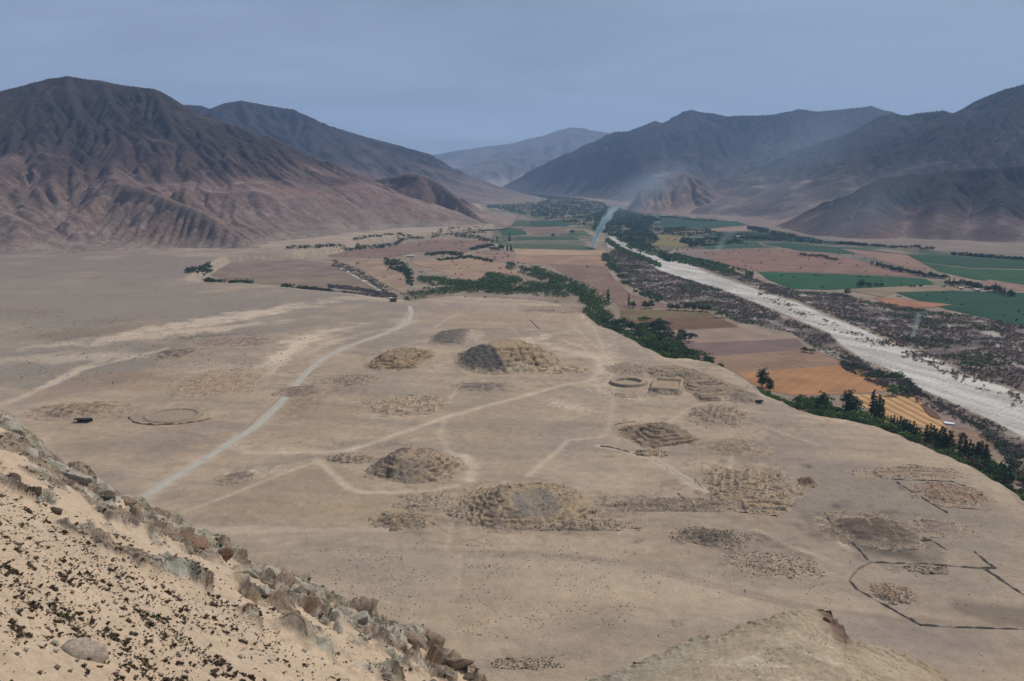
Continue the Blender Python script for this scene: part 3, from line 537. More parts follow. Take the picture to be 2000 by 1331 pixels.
def build_fore():
    cols = np.concatenate([np.linspace(-700, -40, 90)[:-1], np.linspace(-40, 1000, 620), np.linspace(1000, 1120, 30)[1:]])
    nv = 330; ys = ridge_y(cols); yb = 1520.0
    tt = np.linspace(0, 1, nv)**1.15
    PX = np.repeat(cols[None], nv, 0); PY = ys[None] + (yb-ys[None])*tt[:, None]
    P = fplane(PX, PY); u = P @ EU; v = P @ EV
    dsp, rm, a, b = fore_disp(PX, PY, u, v)
    fade = sstep(0, .012, tt)[:, None]*.75+.25
    P = P + FN*(dsp*fade*np.clip(.4+PX/900, .5, 1.0))[..., None]
    # colours
    n = fbm(u/6, v/6, 4, 331); n2 = fbm(u/1.1, v/1.1, 4, 333); n3 = fbm((u*.8+v*.6)/5, (-u*.6+v*.8)/1.6, 4, 335)
    sand = np.array((.53, .405, .285))*(1+.10*n)[..., None]*(1+.07*n2)[..., None]
    pale = np.array((.55, .47, .375)); k = sstep(.0, .5, n3 - .1)[..., None]*.6*sstep(330, 120, PY-ys[None])[..., None]; sand = sand*(1-k)+pale*k
    grn = np.array((.36, .35, .27)); brn = np.array((.28, .205, .145)); gry = np.array((.46, .405, .32)); rus = np.array((.25, .155, .10)); drk = np.array((.075, .06, .05)); och = np.array((.34, .27, .16))
    k = sstep(-.05, .35, n3)[..., None]; rock = gry*(1-k)+grn*k
    k = sstep(-.15, .2, fbm(u/4, v/4, 4, 341))[..., None]*.85; rock = rock*(1-k)+brn*k
    k = sstep(.22, .42, fbm(u/3.2, v/3.2, 4, 343))[..., None]*.9; rock = rock*(1-k)+rus*k
    k = sstep(.1, .4, fbm(u/2.5, v/2.5, 4, 345))[..., None]*.5; rock = rock*(1-k)+och*k
    cr = sstep(.16, .02, np.abs(fbm((u*.8+v*.6)/3.4, (-u*.6+v*.8)/.9, 4, 347)))[..., None]*.8; rock = rock*(1-cr)+drk*cr*1.2
    c2 = sstep(.09, .0, np.abs(fbm((u*.9+v*.4)/1.6, (-u*.4+v*.9)/.55, 4, 349)))[..., None]*.55; rock = rock*(1-c2)+drk*c2
    rock = rock*(1+.28*n2)[..., None]
    k = sstep(.35, .75, rm)[..., None]; c = sand*(1-k)+rock*k
    # far side: steep broken flank dropping to the terrace
    nb = 46; out = np.array([FN[0], FN[1], 0]); out /= np.linalg.norm(out); rowsP, rowsC = [], []
    P0 = P[0]
    for i in range(1, nb+1):
        t = (i/nb)**1.6; drop = (P0[:, 2]+3)*t
        Q = P0 + out*(drop*.62 + .4*i/nb)[:, None]; Q[:, 2] = P0[:, 2]-drop
        q = Q @ EU; w = Q[:, 2]; nn = (ridged(q/9, w/14, 4, 351)-.6)*min(1, i/4)
        Q = Q + out*(nn*np.minimum(4.0, .3+drop*.12))[:, None]
        rowsP.append(Q); kk = sstep(-.2, .3, nn)[:, None]; rowsC.append(brn*(1-kk)*1.2+gry*kk)
    P = np.concatenate([np.array(rowsP[::-1]), P]); c = np.concatenate([np.array(rowsC[::-1]), c])
    m = mat_attr('slope_rock_and_sand', n_scale=(.5, 3.0, 14.0), n_amt=(.10, .16, .14), bump=(3.2, .16), bumpstr=.75)
    o = mesh_np('hillside', P.reshape(-1, 3), grid_faces(*P.shape[:2]), m, col=np.clip(c.reshape(-1, 3), .02, .8))
    tag(o, 'near sandy slope with rocky crest falling from left to bottom centre', None, None, 'structure')
build_fore()
KN = [(1060,1420),(1120,1352),(1150,1335),(1175,1326),(1215,1312),(1240,1301),(1262,1290),(1300,1275),(1330,1262),(1362,1248),(1400,1243),(1425,1236),(1450,1220),(1480,1213),(1500,1210),(1530,1200),(1560,1194),(1590,1194),(1608,1196),(1622,1199),(1630,1216),(1648,1232),(1652,1246),(1670,1256),(1700,1264),(1740,1272),(1780,1290),(1810,1304),(1835,1318),(1860,1340),(1900,1380),(1960,1440),(2050,1520)]
_kx, _ky = np.array(KN, float).T
def knoll_pt(px, py):
    ys = sum(np.interp(px+o, _kx, _ky)*w for o, w in zip((-90, -60, -30, 0, 30, 60, 90), (.08, .14, .18, .20, .18, .14, .08))); base = 1600.0
    t = np.clip((py-ys+12)/(base-ys), 0, 1)
    dep = 46 - 20*t**.9 - 5*((px-1560)/500)**2
    return at(px, py, dep), t
def build_knoll():
    cols = np.linspace(1060, 2050, 560); nv = 240; ys = np.interp(cols, _kx, _ky); tt = np.linspace(0, 1, nv)**1.2
    PX = np.repeat(cols[None], nv, 0); PY = ys[None]+(1600-ys[None])*tt[:, None]
    P, t = knoll_pt(PX, PY); u, v = P[..., 0], P[..., 1]
    top = np.exp(-((PX-1632)/26)**2)*np.exp(-((PY-ys[None])/30)**2)          # the red rock outcrop at the top
    h = .13*fbm(u/1.6, v/1.6, 4, 401)+.03*ridged(u/.35, v/.35, 3, 403) + top*.08*ridged(u/1.0, v/1.0, 4, 405)
    edge = np.exp(-((PY-ys[None])/14)**2)*.35*ridged(u/.8, v/.8, 4, 407)
    P[..., 2] += (h+edge)*(sstep(0, .01, tt)[:, None]*.6+.4)
    n = fbm(u/2.5, v/2.5, 4, 411); n2 = fbm(u/.35, v/.35, 3, 413); n3 = fbm(u/5, v/1.5+u/4, 4, 415)
    c = np.array((.44, .355, .245))*np.ones(P.shape)
    k = sstep(-.2, .4, n)[..., None]*.6; c = c*(1-k)+np.array((.33, .265, .185))*k
    k = sstep(-.1, .35, n3)[..., None]*sstep(20, 90, PY-ys[None])[..., None]*np.exp(-((PX-1560)/230)**2)[..., None]*.9; c = c*(1-k)+np.array((.60, .50, .37))*k
    k = sstep(1640, 1760, PX)[..., None]*.6*sstep(-.3, .3, n)[..., None]; c = c*(1-k)+np.array((.40, .285, .185))*k
    k = (sstep(1500, 1250, PX)*sstep(70, 8, PY-ys[None]))[..., None]*.6; c = c*(1-k)+np.array((.31, .29, .225))*k
    k = np.clip(top*1.5*sstep(-.3, .1, n+.2), 0, 1)[..., None]; c = c*(1-k)+np.array((.215, .145, .105))*k
    c = c*(1+.22*n2)[..., None]
    nb = 40; rowsP, rowsC = [], []; P0 = P[0]; az = P0[:, :2]/np.linalg.norm(P0[:, :2], axis=1)[:, None]
    for i in range(1, nb+1):
        tt_ = (i/nb)**1.6; drop = (P0[:, 2]+3)*tt_; Q = P0.copy(); Q[:, 2] -= drop
        nn = (ridged(P0[:, 0]/7, Q[:, 2]/12, 4, 421)-.6)*min(1, i/4)
        Q[:, :2] += az*(drop*.75 + nn*np.minimum(4, .3+drop*.1))[:, None]
        rowsP.append(Q); rowsC.append(np.tile(np.array((.26, .215, .165)), (len(Q), 1))*(1+.3*nn)[:, None])
    P = np.concatenate([np.array(rowsP[::-1]), P]); c = np.concatenate([np.array(rowsC[::-1]), c])
    m = mat_attr('knoll_earth', n_scale=(.6, 4.0, 18.0), n_amt=(.08, .16, .18), bump=(6.0, .10), bumpstr=.8)
    o = mesh_np('hillside', P.reshape(-1, 3), grid_faces(*P.shape[:2]), m, col=np.clip(c.reshape(-1, 3), .02, .8))
    tag(o, 'rounded stony knoll with reddish rock at its top, bottom of the frame', None, None, 'structure')
build_knoll()
# ------------------------------------------------------------------ fields of the valley floor
FIELDS = [
 ([(1210,604),(1380,607),(1402,620),(1330,622),(1212,627)], (.19,.155,.085), 'strip of olive stubble'),
 ([(1212,627),(1330,622),(1402,620),(1445,640),(1255,648),(1218,638)], (.185,.115,.08), 'dark brown ploughed strip'),
 ([(1256,648),(1446,640),(1556,662),(1305,673),(1268,660)], (.32,.245,.205), 'pale pinkish bare field'),
 ([(1306,673),(1557,662),(1574,680),(1562,684),(1366,698),(1342,691)], (.215,.16,.15), 'mauve ploughed field'),
 ([(1367,698),(1565,684),(1610,694),(1668,712),(1440,729),(1402,715)], (.31,.215,.155), 'tan bare field'),
 ([(1441,729),(1669,712),(1736,757),(1735,764),(1680,769),(1560,774),(1500,764),(1465,748)], (.42,.235,.12), 'orange stubble field'),
 ([(1660,771),(1786,772),(1812,800),(1845,826),(1874,852),(1862,866),(1800,858),(1735,826),(1690,798)], (.56,.36,.185), 'golden field striped with pale furrows'),
 ([(1787,772),(1870,798),(1906,822),(1902,838),(1850,836),(1814,800)], (.29,.235,.22), 'grey mauve fallow plot'),
 ([(1845,838),(1905,840),(1945,862),(1935,900),(1880,880),(1862,866)], (.30,.21,.15), 'brown plot beside the poplars'),
 ([(1070,517),(1182,521),(1200,545),(1232,575),(1300,595),(1376,604),(1212,602),(1192,582),(1130,548),(1092,531)], (.24,.17,.14), 'long brown field'),
 ([(1010,501),(1190,499),(1184,520),(1060,516),(1008,512)], (.36,.245,.175), 'orange tan field'),
 ([(1002,486),(1180,490),(1190,498),(1010,500)], (.44,.32,.225), 'light straw strip'),
 ([(1004,479),(1140,479),(1165,489),(1004,486)], (.09,.125,.065), 'dull green crop strip'),
 ([(1002,470),(1135,471),(1150,478),(1004,478)], (.18,.17,.105), 'olive tan strip'),
 ([(1010,463),(1120,463),(1135,470),(1002,469)], (.06,.105,.055), 'green crop strip'),
 ([(1000,444),(1100,444),(1112,456),(1040,458)], (.23,.17,.145), 'small brown field'),
 ([(1030,433),(1100,432),(1112,443),(1040,443)], (.028,.085,.045), 'dark green crop plot'),
 ([(968,431),(1028,433),(1038,443),(975,441)], (.075,.115,.06), 'pale green plot'),
 ([(945,411),(1020,421),(1052,431),(966,430)], (.25,.195,.165), 'brown plot near the hill point'),
 ([(972,446),(1020,448),(1030,459),(982,462)], (.04,.10,.05), 'green plot beside the hill point'),
 ([(642,490),(760,482),(850,468),(944,470),(960,478),(925,487),(900,498),(830,491),(760,504),(640,502)], (.245,.175,.145), 'wide brown field'),
 ([(796,512),(860,508),(930,505),(1000,520),(1012,535),(960,549),(900,545),(830,522)], (.38,.275,.195), 'tan field with fine furrows'),
 ([(930,489),(1003,495),(1006,516),(960,509),(925,500)], (.30,.215,.175), 'rose brown plot'),
 ([(417,509),(520,504),(600,510),(700,521),(682,536),(600,541),(442,545),(412,538)], (.255,.20,.175), 'grey mauve field under the furrowed slope'),
 ([(432,546),(690,538),(748,568),(640,561),(500,553)], (.265,.215,.17), 'dry tan field along the terrace edge'),
 ([(690,506),(790,515),(800,545),(790,575),(742,551),(700,524)], (.35,.265,.195), 'tan plot beside the pale gravel road'),
 ([(1480,532),(1640,536),(1808,545),(1826,556),(1730,561),(1620,567),(1545,565),(1502,548)], (.022,.095,.032), 'bright green crop field by the riverside scrub'),
 ([(1370,491),(1500,486),(1620,496),(1758,530),(1800,543),(1640,535),(1480,530),(1402,516)], (.26,.165,.135), 'big reddish brown field'),
 ([(1482,474),(1560,477),(1740,493),(1700,499),(1560,490)], (.03,.08,.04), 'narrow green crop strip'),
 ([(1372,474),(1480,473),(1490,484),(1376,487)], (.05,.10,.055), 'green plot by the trees'),
 ([(1362,453),(1460,455),(1560,462),(1640,475),(1500,472),(1382,468)], (.028,.07,.04), 'long dark green field under the mountains'),
 ([(1282,425),(1440,433),(1460,440),(1380,447),(1262,441)], (.032,.085,.05), 'green field in front of the lone hill'),
 ([(1380,448),(1460,441),(1470,452),(1392,453)], (.33,.235,.185), 'small tan plot'),
 ([(1255,443),(1376,452),(1384,459),(1300,456)], (.29,.21,.18), 'pale brown strip'),
 ([(1284,459),(1340,462),(1350,479),(1330,484),(1270,480)], (.23,.20,.095), 'yellowish olive plot'),
 ([(1772,498),(1900,503),(2060,508),(2060,527),(1900,524),(1800,513)], (.022,.075,.03), 'dark green field at the right edge under the hill'),
 ([(1802,515),(1900,526),(2060,529),(2060,565),(1900,546),(1832,531)], (.03,.095,.032), 'wide green field at the right edge'),
 ([(1642,486),(1770,498),(1826,529),(1796,529),(1700,505)], (.29,.195,.155), 'rose brown field'),
 ([(1750,573),(1870,569),(2060,575),(2060,648),(1960,630),(1850,605),(1800,590)], (.018,.075,.035), 'deep green field at the right edge by the scrub'),
 ([(1706,582),(1752,585),(1860,596),(1812,602),(1746,602)], (.37,.195,.12), 'orange wedge of bare soil'),
 ([(1652,566),(1850,560),(1868,568),(1748,572),(1722,582),(1692,575)], (.29,.235,.165), 'dry grass strip'),
 ([(1930,547),(2060,567),(2060,573),(1900,560)], (.28,.20,.165), 'brown strip between two green fields'),
]
def furrow_mat(i, c):
    if c[0] > c[1]*1.15: c = (c[0]*1.1, c[1]*1.0, c[2]*.9)
    d = tuple(x*.68 for x in c)
    w = (.028, R(20+37*i % 170), .06)
    if i == 6:
        q = V([1690, 1850], [775, 860]); dx, dy = q[1][:2]-q[0][:2]; w = (.036, -math.atan2(dx, -dy), .34)
    if i == 21: w = (.04, R(60), .16)
    return mat_plain('field_soil', c, d, scale=.022, rough=.95, wave=w, bump=.4, bdist=.5)
for i, (pp, c, lab) in enumerate(FIELDS):
    P = V(*np.array(pp, float).T); P[:, 2] = ZV + .16 + .012*i
    o = mesh_np('field', P, [tuple(range(len(P)))], furrow_mat(i, c), smooth=False); tag(o, lab, None, None, 'structure')
# dark turned soil streak and white sheet beside the golden field
P = V(*np.array([(1797,791),(1808,793),(1822,803),(1838,818),(1832,820),(1816,814),(1806,803)], float).T); P[:, 2] = ZV+.75
tag(mesh_np('field', P, [tuple(range(7))], mat_plain('turned_soil', (.17,.09,.055), (.13,.07,.045), .1), smooth=False), 'dark brown turned patch beside the golden striped field', None, None, 'structure')

# ------------------------------------------------------------------ vegetation
rnd = np.random.default_rng(7)
def leaf_cloud(centers, sizes, per, leaf, r, flat=.8):
    """many small leaf faces spread through clumps"""
    n = len(centers)*per; c = np.repeat(centers, per, 0); s = np.repeat(sizes, per)
    d = r.normal(size=(n, 3)); d /= np.linalg.norm(d, axis=1)[:, None]; rad = s*r.uniform(.55, 1.05, n)
    p = c + d*rad[:, None]*np.array([1, 1, flat])
    a = d*.7 + r.normal(size=(n, 3))*.6; a /= np.linalg.norm(a, axis=1)[:, None]
    t = np.cross(a, r.normal(size=(n, 3))); t /= np.linalg.norm(t, axis=1)[:, None]+1e-9; b = np.cross(a, t)
    L = leaf*r.uniform(.6, 1.3, n)[:, None]
    v = np.stack([p-t*L, p+b*L*.6, p+t*L, p-b*L*.6], 1).reshape(-1, 3); f = np.arange(n*4).reshape(n, 4)
    return v, f
def crown_pts(kind, r):
    if kind == 'poplar':
        n = 46; t = r.uniform(.08, 1, n); rad = .10*np.clip(t*6, 0, 1)*(1-t)**.55; a = r.uniform(0, 6.28, n); q = np.sqrt(r.uniform(.1, 1, n))
        return np.stack([np.cos(a)*rad*q, np.sin(a)*rad*q, t*.95+.02], -1), (.058*(1-.65*t))*r.uniform(.8, 1.3, n)
    if kind == 'spread':
        n = 54; a = r.uniform(0, 6.28, n); q = np.sqrt(r.uniform(0, 1, n)); rr = .62*q*(1+.25*np.sin(3*a+r.uniform(0, 6))); z = .52+.30*np.sqrt(np.clip(1-q**2, 0, 1))*r.uniform(.3, 1, n)-.12*q
        return np.stack([np.cos(a)*rr, np.sin(a)*rr, z], -1), np.full(n, .13)*r.uniform(.7, 1.3, n)
    if kind == 'gum':       # separate lumps on visible limbs
        cs, ss = [], []
        for (x, y, z, q) in [(0, 0, .88, .13), (.13, .05, .70, .15), (-.17, -.05, .66, .14), (.05, -.14, .52, .14), (-.10, .12, .46, .13), (.26, -.04, .47, .12), (-.03, .02, .72, .12), (.12, -.08, .32, .14), (-.14, .05, .28, .13), (.0, .1, .36, .15)]:
            for _ in range(9):
                cs.append(np.array([x, y, z])+r.normal(size=3)*q*.5); ss.append(.085*r.uniform(.8, 1.3))
        return np.array(cs), np.array(ss)
    n = 60; a = r.uniform(0, 6.28, n); ct = r.uniform(-.6, 1, n); st = np.sqrt(1-ct**2); lob = 1+.22*np.sin(2*a+r.uniform(0, 6))+.15*np.sin(5*a+r.uniform(0, 6)); q = r.uniform(.55, 1, n)
    return np.stack([np.cos(a)*st*.42*lob*q, np.sin(a)*st*.42*lob*q, .50+ct*.42*q], -1), np.full(n, .12)*r.uniform(.7, 1.3, n)
def leaf_mat(name, c1, c2):
    m = mat_plain(name, c1, c2, scale=1.6, rough=.7, var=.28, spec=.2); return m
LM = {'dark': leaf_mat('foliage_dark', (.062, .118, .040), (.030, .062, .025)), 'mid': leaf_mat('foliage_mid', (.115, .185, .048), (.052, .095, .028)),
      'lime': leaf_mat('foliage_bright', (.15, .24, .05), (.07, .12, .03)), 'blue': leaf_mat('foliage_bluish', (.058, .118, .065), (.030, .066, .040)), 'dry': leaf_mat('foliage_dry', (.16, .14, .06), (.08, .07, .035))}
BARK = mat_plain('bark', (.16, .12, .09), (.09, .07, .05), 3.0)
def trunk_mesh(kind, r):
    """tapered trunk with limbs, unit height"""
    segs = [((0, 0, -.03), (.01, 0, .22), .040, .028), ((.01, 0, .22), (0, .01, .62), .028, .010)]
    if kind != 'poplar':
        for k in range(5 if kind == 'gum' else 4):
            a = k*1.35+r.uniform(0, 1); z0 = r.uniform(.2, .42); rr = r.uniform(.18, .32)
            segs.append(((.008, 0, z0), (math.cos(a)*rr, math.sin(a)*rr, z0+r.uniform(.16, .3)), .017, .006))
    else: segs.append(((0, .01, .62), (0, 0, .92), .010, .003))
    V_, F_ = [], []
    for a, b, r0, r1 in segs:
        a, b = np.array(a), np.array(b); d = b-a; d /= np.linalg.norm(d); u = np.cross(d, (.3, 1, .2)); u /= np.linalg.norm(u); w = np.cross(d, u); k0 = len(V_)
        for p, q in ((a, r0), (b, r1)):
            for j in range(7): V_.append(p+(u*math.cos(j*.8976)+w*math.sin(j*.8976))*q)
        for j in range(7): F_.append((k0+j, k0+(j+1) % 7, k0+7+(j+1) % 7, k0+7+j))
        F_.append(tuple(k0+7+j for j in range(7)))
    return V_, F_
PROTO = {}
for ki, (kind, per, leaf) in enumerate([('round', 13, .050), ('spread', 13, .055), ('poplar', 14, .030), ('gum', 20, .034)]):
    for v in range(3):
        r = np.random.default_rng(50+ki*10+v); c, s = crown_pts(kind, r); vv, ff = leaf_cloud(c, s, per, leaf, r)
        me = mesh_np('crown_source', vv, ff, LM['mid'], smooth=False); tv, tf = trunk_mesh(kind, r); tm = mesh_np('trunk_source', np.array(tv), tf, BARK)
        PROTO[kind, v] = (me.data, tm.data)
        for o in (me, tm): bpy.data.objects.remove(o)
CROWNS = {}
def crown_data(kind, v, lm):
    k = (kind, v, lm)
    if k not in CROWNS:
        d = PROTO[kind, v][0].copy(); d.materials.clear(); d.materials.append(LM[lm]); CROWNS[k] = d
    return CROWNS[k]
NTREE = 0
NAMES = {'round': 'broadleaf_tree', 'spread': 'acacia_tree', 'poplar': 'poplar_tree', 'gum': 'eucalyptus_tree'}
def tree(x, y, z, h, kind='round', lm='mid', label=None, group=None, wide=1.0):
    global NTREE
    v = int(rnd.integers(3)); root = empty(NAMES[kind], (x, y, z), rnd.uniform(0, 6.28)); root.scale = (h*wide, h*wide, h)
    tag(root, label, 'tree', group)
    for nm, d in (('crown', crown_data(kind, v, lm)), ('trunk', PROTO[kind, v][1])):
        o = bpy.data.objects.new(nm, d); COL.objects.link(o); o.parent = root
    NTREE += 1; return root
def tree_px(px, py, hp, kind, lm, label, group=None, wide=1.0):
    p = V(px, py)[0]; h = hp*np.linalg.norm(p-CAM)/F*(.84 if kind in ('gum', 'round') else 1.0)
    return tree(p[0], p[1], ZV-.1, h, kind, lm, label, group, wide)
# single trees one can tell apart (px, py of the foot, height in px, kind, colour, label, width)
SINGLE = [
 (1488,757,44,'gum','blue','tall ragged eucalyptus behind the terrace edge, beside the orange stubble field',1.0),(1503,765,30,'gum','blue','shorter ragged eucalyptus just right of the tallest ragged one',1.1),
 (1566,790,26,'round','dark','round dark tree in front of the orange field, left of the bigger eucalyptus pair',1.0),(1606,806,46,'gum','blue','loose grey green eucalyptus below the orange stubble field',1.15),
 (1655,812,58,'gum','blue','largest eucalyptus of the edge belt, below the start of the golden field',1.0),(1668,812,44,'round','dark','dense dark tree tucked against the right side of the largest eucalyptus',.8),
 (1743,773,27,'round','lime','bright green round tree at the corner where orange and golden fields meet',1.2),(1759,770,22,'round','mid','dark green tree touching the bright green round one',1.1),(1778,772,16,'spread','dark','low dark bush tree right of the bright green round one',1.2),
 (1407,723,18,'round','lime','single bright green tree peeking over the terrace edge',1.1),(1386,716,18,'poplar','dark','tiny dark cypress shaped tree poking above the terrace edge',1.6),
 (1236,645,18,'round','dark','lone round dark tree on the edge of the dark brown ploughed strip',1.1),(1187,590,26,'poplar','dark','slim dark cypress standing above the end of the tree belt',1.6),
 (1228,600,28,'poplar','blue','thin tall tree left of the dark tree row',1.0),(1236,602,18,'round','blue','small tree at the foot of the thin tall one',1.0),
 (1655,576,15,'round','dark','single big dark round tree on the bank between scrub and dry grass strip',1.3),(1682,561,18,'round','dark','tallest tree of the little cluster on the bright green field',.9),(1410,621,16,'spread','mid','low spreading tree on the sand beside the ploughed strips',1.2),
 (1571,688,14,'round','mid','small tree at the right end of the mauve ploughed field',1.3),(1585,690,10,'spread','dry','dry low bush tree by the sandy track bend',1.3),
 (1880,860,18,'round','dry','yellowish bush tree at the lower corner of the golden field',1.2),(1958,945,50,'round','dark','big dark tree standing where the belt meets the right edge',1.0),(1975,940,34,'poplar','dark','dark poplar right beside the big dark tree near the right edge',1.6),
 (1968,975,34,'round','mid','rounded mid green tree just below the big dark one',1.2),(1895,722,18,'spread','mid','broad green tree on the far bank of the dry riverbed',1.7),(1080,463,9,'round','dark','dark tree standing alone beside the small brown field',1.3),
 (1118,456,9,'round','blue','round dark tree left of the smoke, above the green strips',1.5),(1147,523,5,'round','dark','tiny lone tree on the orange tan field',1.2),(995,472,18,'poplar','dark','tallest poplar in the dark clump beside the green strips',1.5),
 (971,474,13,'poplar','dark','shorter poplar left of the tallest one by the green strips',1.6),(1466,540,10,'gum','dark','small dark tree at the left corner of the bright green crop field',1.2),(1380,517,9,'round','blue','grey green tree on the left tip of the big reddish brown field',1.3),
]
for a in SINGLE: tree_px(*a[:5], a[5], None, a[6])
ORD = 'first second third fourth fifth sixth seventh eighth ninth tenth eleventh twelfth thirteenth fourteenth'.split()
SHAPE = {'round': 'rounded ', 'spread': 'flat topped ', 'poplar': 'slim ', 'gum': 'ragged '}
def row(pts, n, hp, kind, lm, label, group, jit=(2, 1), wide=1.0):
    P = np.array(pts, float); L = np.concatenate([[0], np.cumsum(np.hypot(*np.diff(P, axis=0).T))])
    for q_, t in enumerate((np.arange(n)+.5)/n*L[-1]):
        px = np.interp(t, L, P[:, 0])+rnd.uniform(-jit[0], jit[0]); py = np.interp(t, L, P[:, 1])+rnd.uniform(-jit[1], jit[1])
        k = kind if isinstance(kind, str) else kind[int(rnd.integers(len(kind)))]; l = lm if isinstance(lm, str) else lm[int(rnd.integers(len(lm)))]
        lab = label
        if n <= 14: lab = ORD[q_] + ' from the left: ' + label
        else: lab = ['left stretch: ', 'left middle stretch: ', 'right middle stretch: ', 'right stretch: '][int(q_*4/n)] + SHAPE[k] + label
        tree_px(px, py, rnd.uniform(*hp), k, l, lab, group, wide*rnd.uniform(.85, 1.2))
row([(1254,603),(1278,603)],2,(19,22),'round','blue','dark bluish tree of the pair above the olive strip','paired trees above the olive strip',(1,.5),.95)
row([(1302,605),(1338,607),(1390,610)],6,(16,20),'round','blue','bluish tree in the row behind the olive strip','tree row behind the olive strip',(2,.5),1.05)
row([(1700,808),(1724,832)],6,(40,52),'poplar','dark','tall narrow poplar in the tight row below the golden field','poplar row below the golden field',(1,1),1.1)
row([(1738,836),(1795,858)],11,(22,32),('round','poplar'),('dark','blue'),'dark tree in the thicket below the golden field','dark thicket below the golden field',(2,3),1.2)
row([(1806,862),(1862,882)],10,(28,40),'poplar','dark','dark poplar under the corner of the golden field','loose poplar row right of the thicket',(2,3),1.7)
row([(1872,886),(1930,908)],10,(28,40),'poplar','dark','dark poplar near the right edge, above the bank','poplars near the right edge',(2,3),1.7)
row([(1925,915),(1960,935)],5,(18,24),'round','mid','green tree left of the big dark tree at the belt end','green trees left of the big dark tree',(3,3),1.3)
row([(1698,518),(1722,521)],5,(8,11),'poplar','dark','little poplar at the start of the diagonal tree line','little poplars of the diagonal line',(1,.4),1.4)
row([(1715,521),(1750,530),(1800,540),(1850,546)],30,(7,13),'round',('dark','blue'),'dark tree in the diagonal line between brown and green fields','diagonal tree line between fields',(3,1.2),1.25)
row([(1845,556),(1885,560),(1920,567),(1985,580)],24,(9,18),('round','poplar','round'),('dark','blue'),'dark tree in the clump around the farmstead at the right','farmstead trees at the right',(4,2),1.2)
row([(1672,560),(1700,560),(1728,560)],7,(7,11),'round',('dark','blue'),'small dark tree of the cluster on the bright green field','cluster on the bright green field',(3,1),1.2)
row([(1775,561),(1808,561)],4,(5,7),'round','dark','low dark tree at the end of the bright green field','low trees ending the bright green field',(4,1),1.4)
row([(1758,487),(1782,486),(1820,491)],8,(7,11),'round','blue','dark tree at the foot of the right hill','trees at the foot of the right hill',(3,1),1.3)
row([(1560,500),(1590,502),(1640,510)],14,(6,9),'round',('dark','blue'),'dark tree in the hedge above the reddish brown field','hedge trees above the reddish brown field',(3,1.3),1.4)
row([(1350,482),(1400,470),(1440,470)],12,(7,11),'round',('dark','blue'),'dark tree among the small fields right of the smoke','trees among small fields right of the smoke',(6,4),1.4)
row([(960,490),(980,488),(1003,492)],8,(9,15),('round','poplar'),'dark','dark tree of the clump left of the green strips','clump left of the green strips',(3,2),1.4)
# belt at the foot of the terrace edge
def along_bluff(px0, px1, n, off, hm, kinds, lms, label, group, wide=1.15):
    i = [k for k, p in enumerate(BLUFF_PX) if k > 13 and px0 <= p[0] <= px1]; P = np.array([BLUFF[k] for k in i]); L = np.concatenate([[0], np.cumsum(np.hypot(*np.diff(P, axis=0).T))])
    for q_, t in enumerate((np.arange(n)+rnd.uniform(.1, .9, n))/n*L[-1]):
        k = min(np.searchsorted(L, t, side='right')-1, len(P)-2); d = (P[k+1]-P[k])/(L[k+1]-L[k]); p = P[k]+d*(t-L[k]); nrm = np.array([-d[1], d[0]])
        q = p+nrm*rnd.uniform(*off)
        if not inpoly(np.array([q[0]]), np.array([q[1]]), VPOLY)[0]: q = p-nrm*rnd.uniform(*off)
        kd = kinds[int(rnd.integers(len(kinds)))]; lm = lms[int(rnd.integers(len(lms)))]
        tree(q[0], q[1], float(gz(q[0], q[1])[0])-.2, rnd.uniform(*hm), kd, lm, ['far end', 'upper part', 'middle', 'lower part', 'near end'][int(q_*5/n)]+', '+SHAPE[kd]+{'mid': 'green', 'lime': 'bright green', 'dark': 'dark green', 'blue': 'bluish', 'dry': 'yellowish'}[lm]+' '+label, group, wide*rnd.uniform(.85, 1.2))
along_bluff(1180,1345,46,(34,60),(9,13),('round','spread'),('mid','lime','lime','mid'),'tree of the belt between terrace edge and ploughed strips','belt between the terrace edge and the ploughed strips')
along_bluff(1110,1215,30,(30,110),(9,15),('round','spread'),('mid','dark','blue'),'tree in the thicket at the terrace corner','thicket at the terrace corner')
along_bluff(1480,1700,48,(28,54),(8,11),('spread','round'),('lime','lime','mid','lime'),'tree hugging the terrace edge below the orange field','belt below the orange field')
along_bluff(1700,1960,26,(24,44),(5.5,8.5),('spread','round'),('lime','lime','mid','dry'),'low tree at the terrace edge below the poplars','belt below the poplars')
along_bluff(1925,2110,14,(24,40),(6,10),('round','spread'),('mid','lime'),'low tree where the terrace edge leaves the frame','belt at the right edge',1.2)
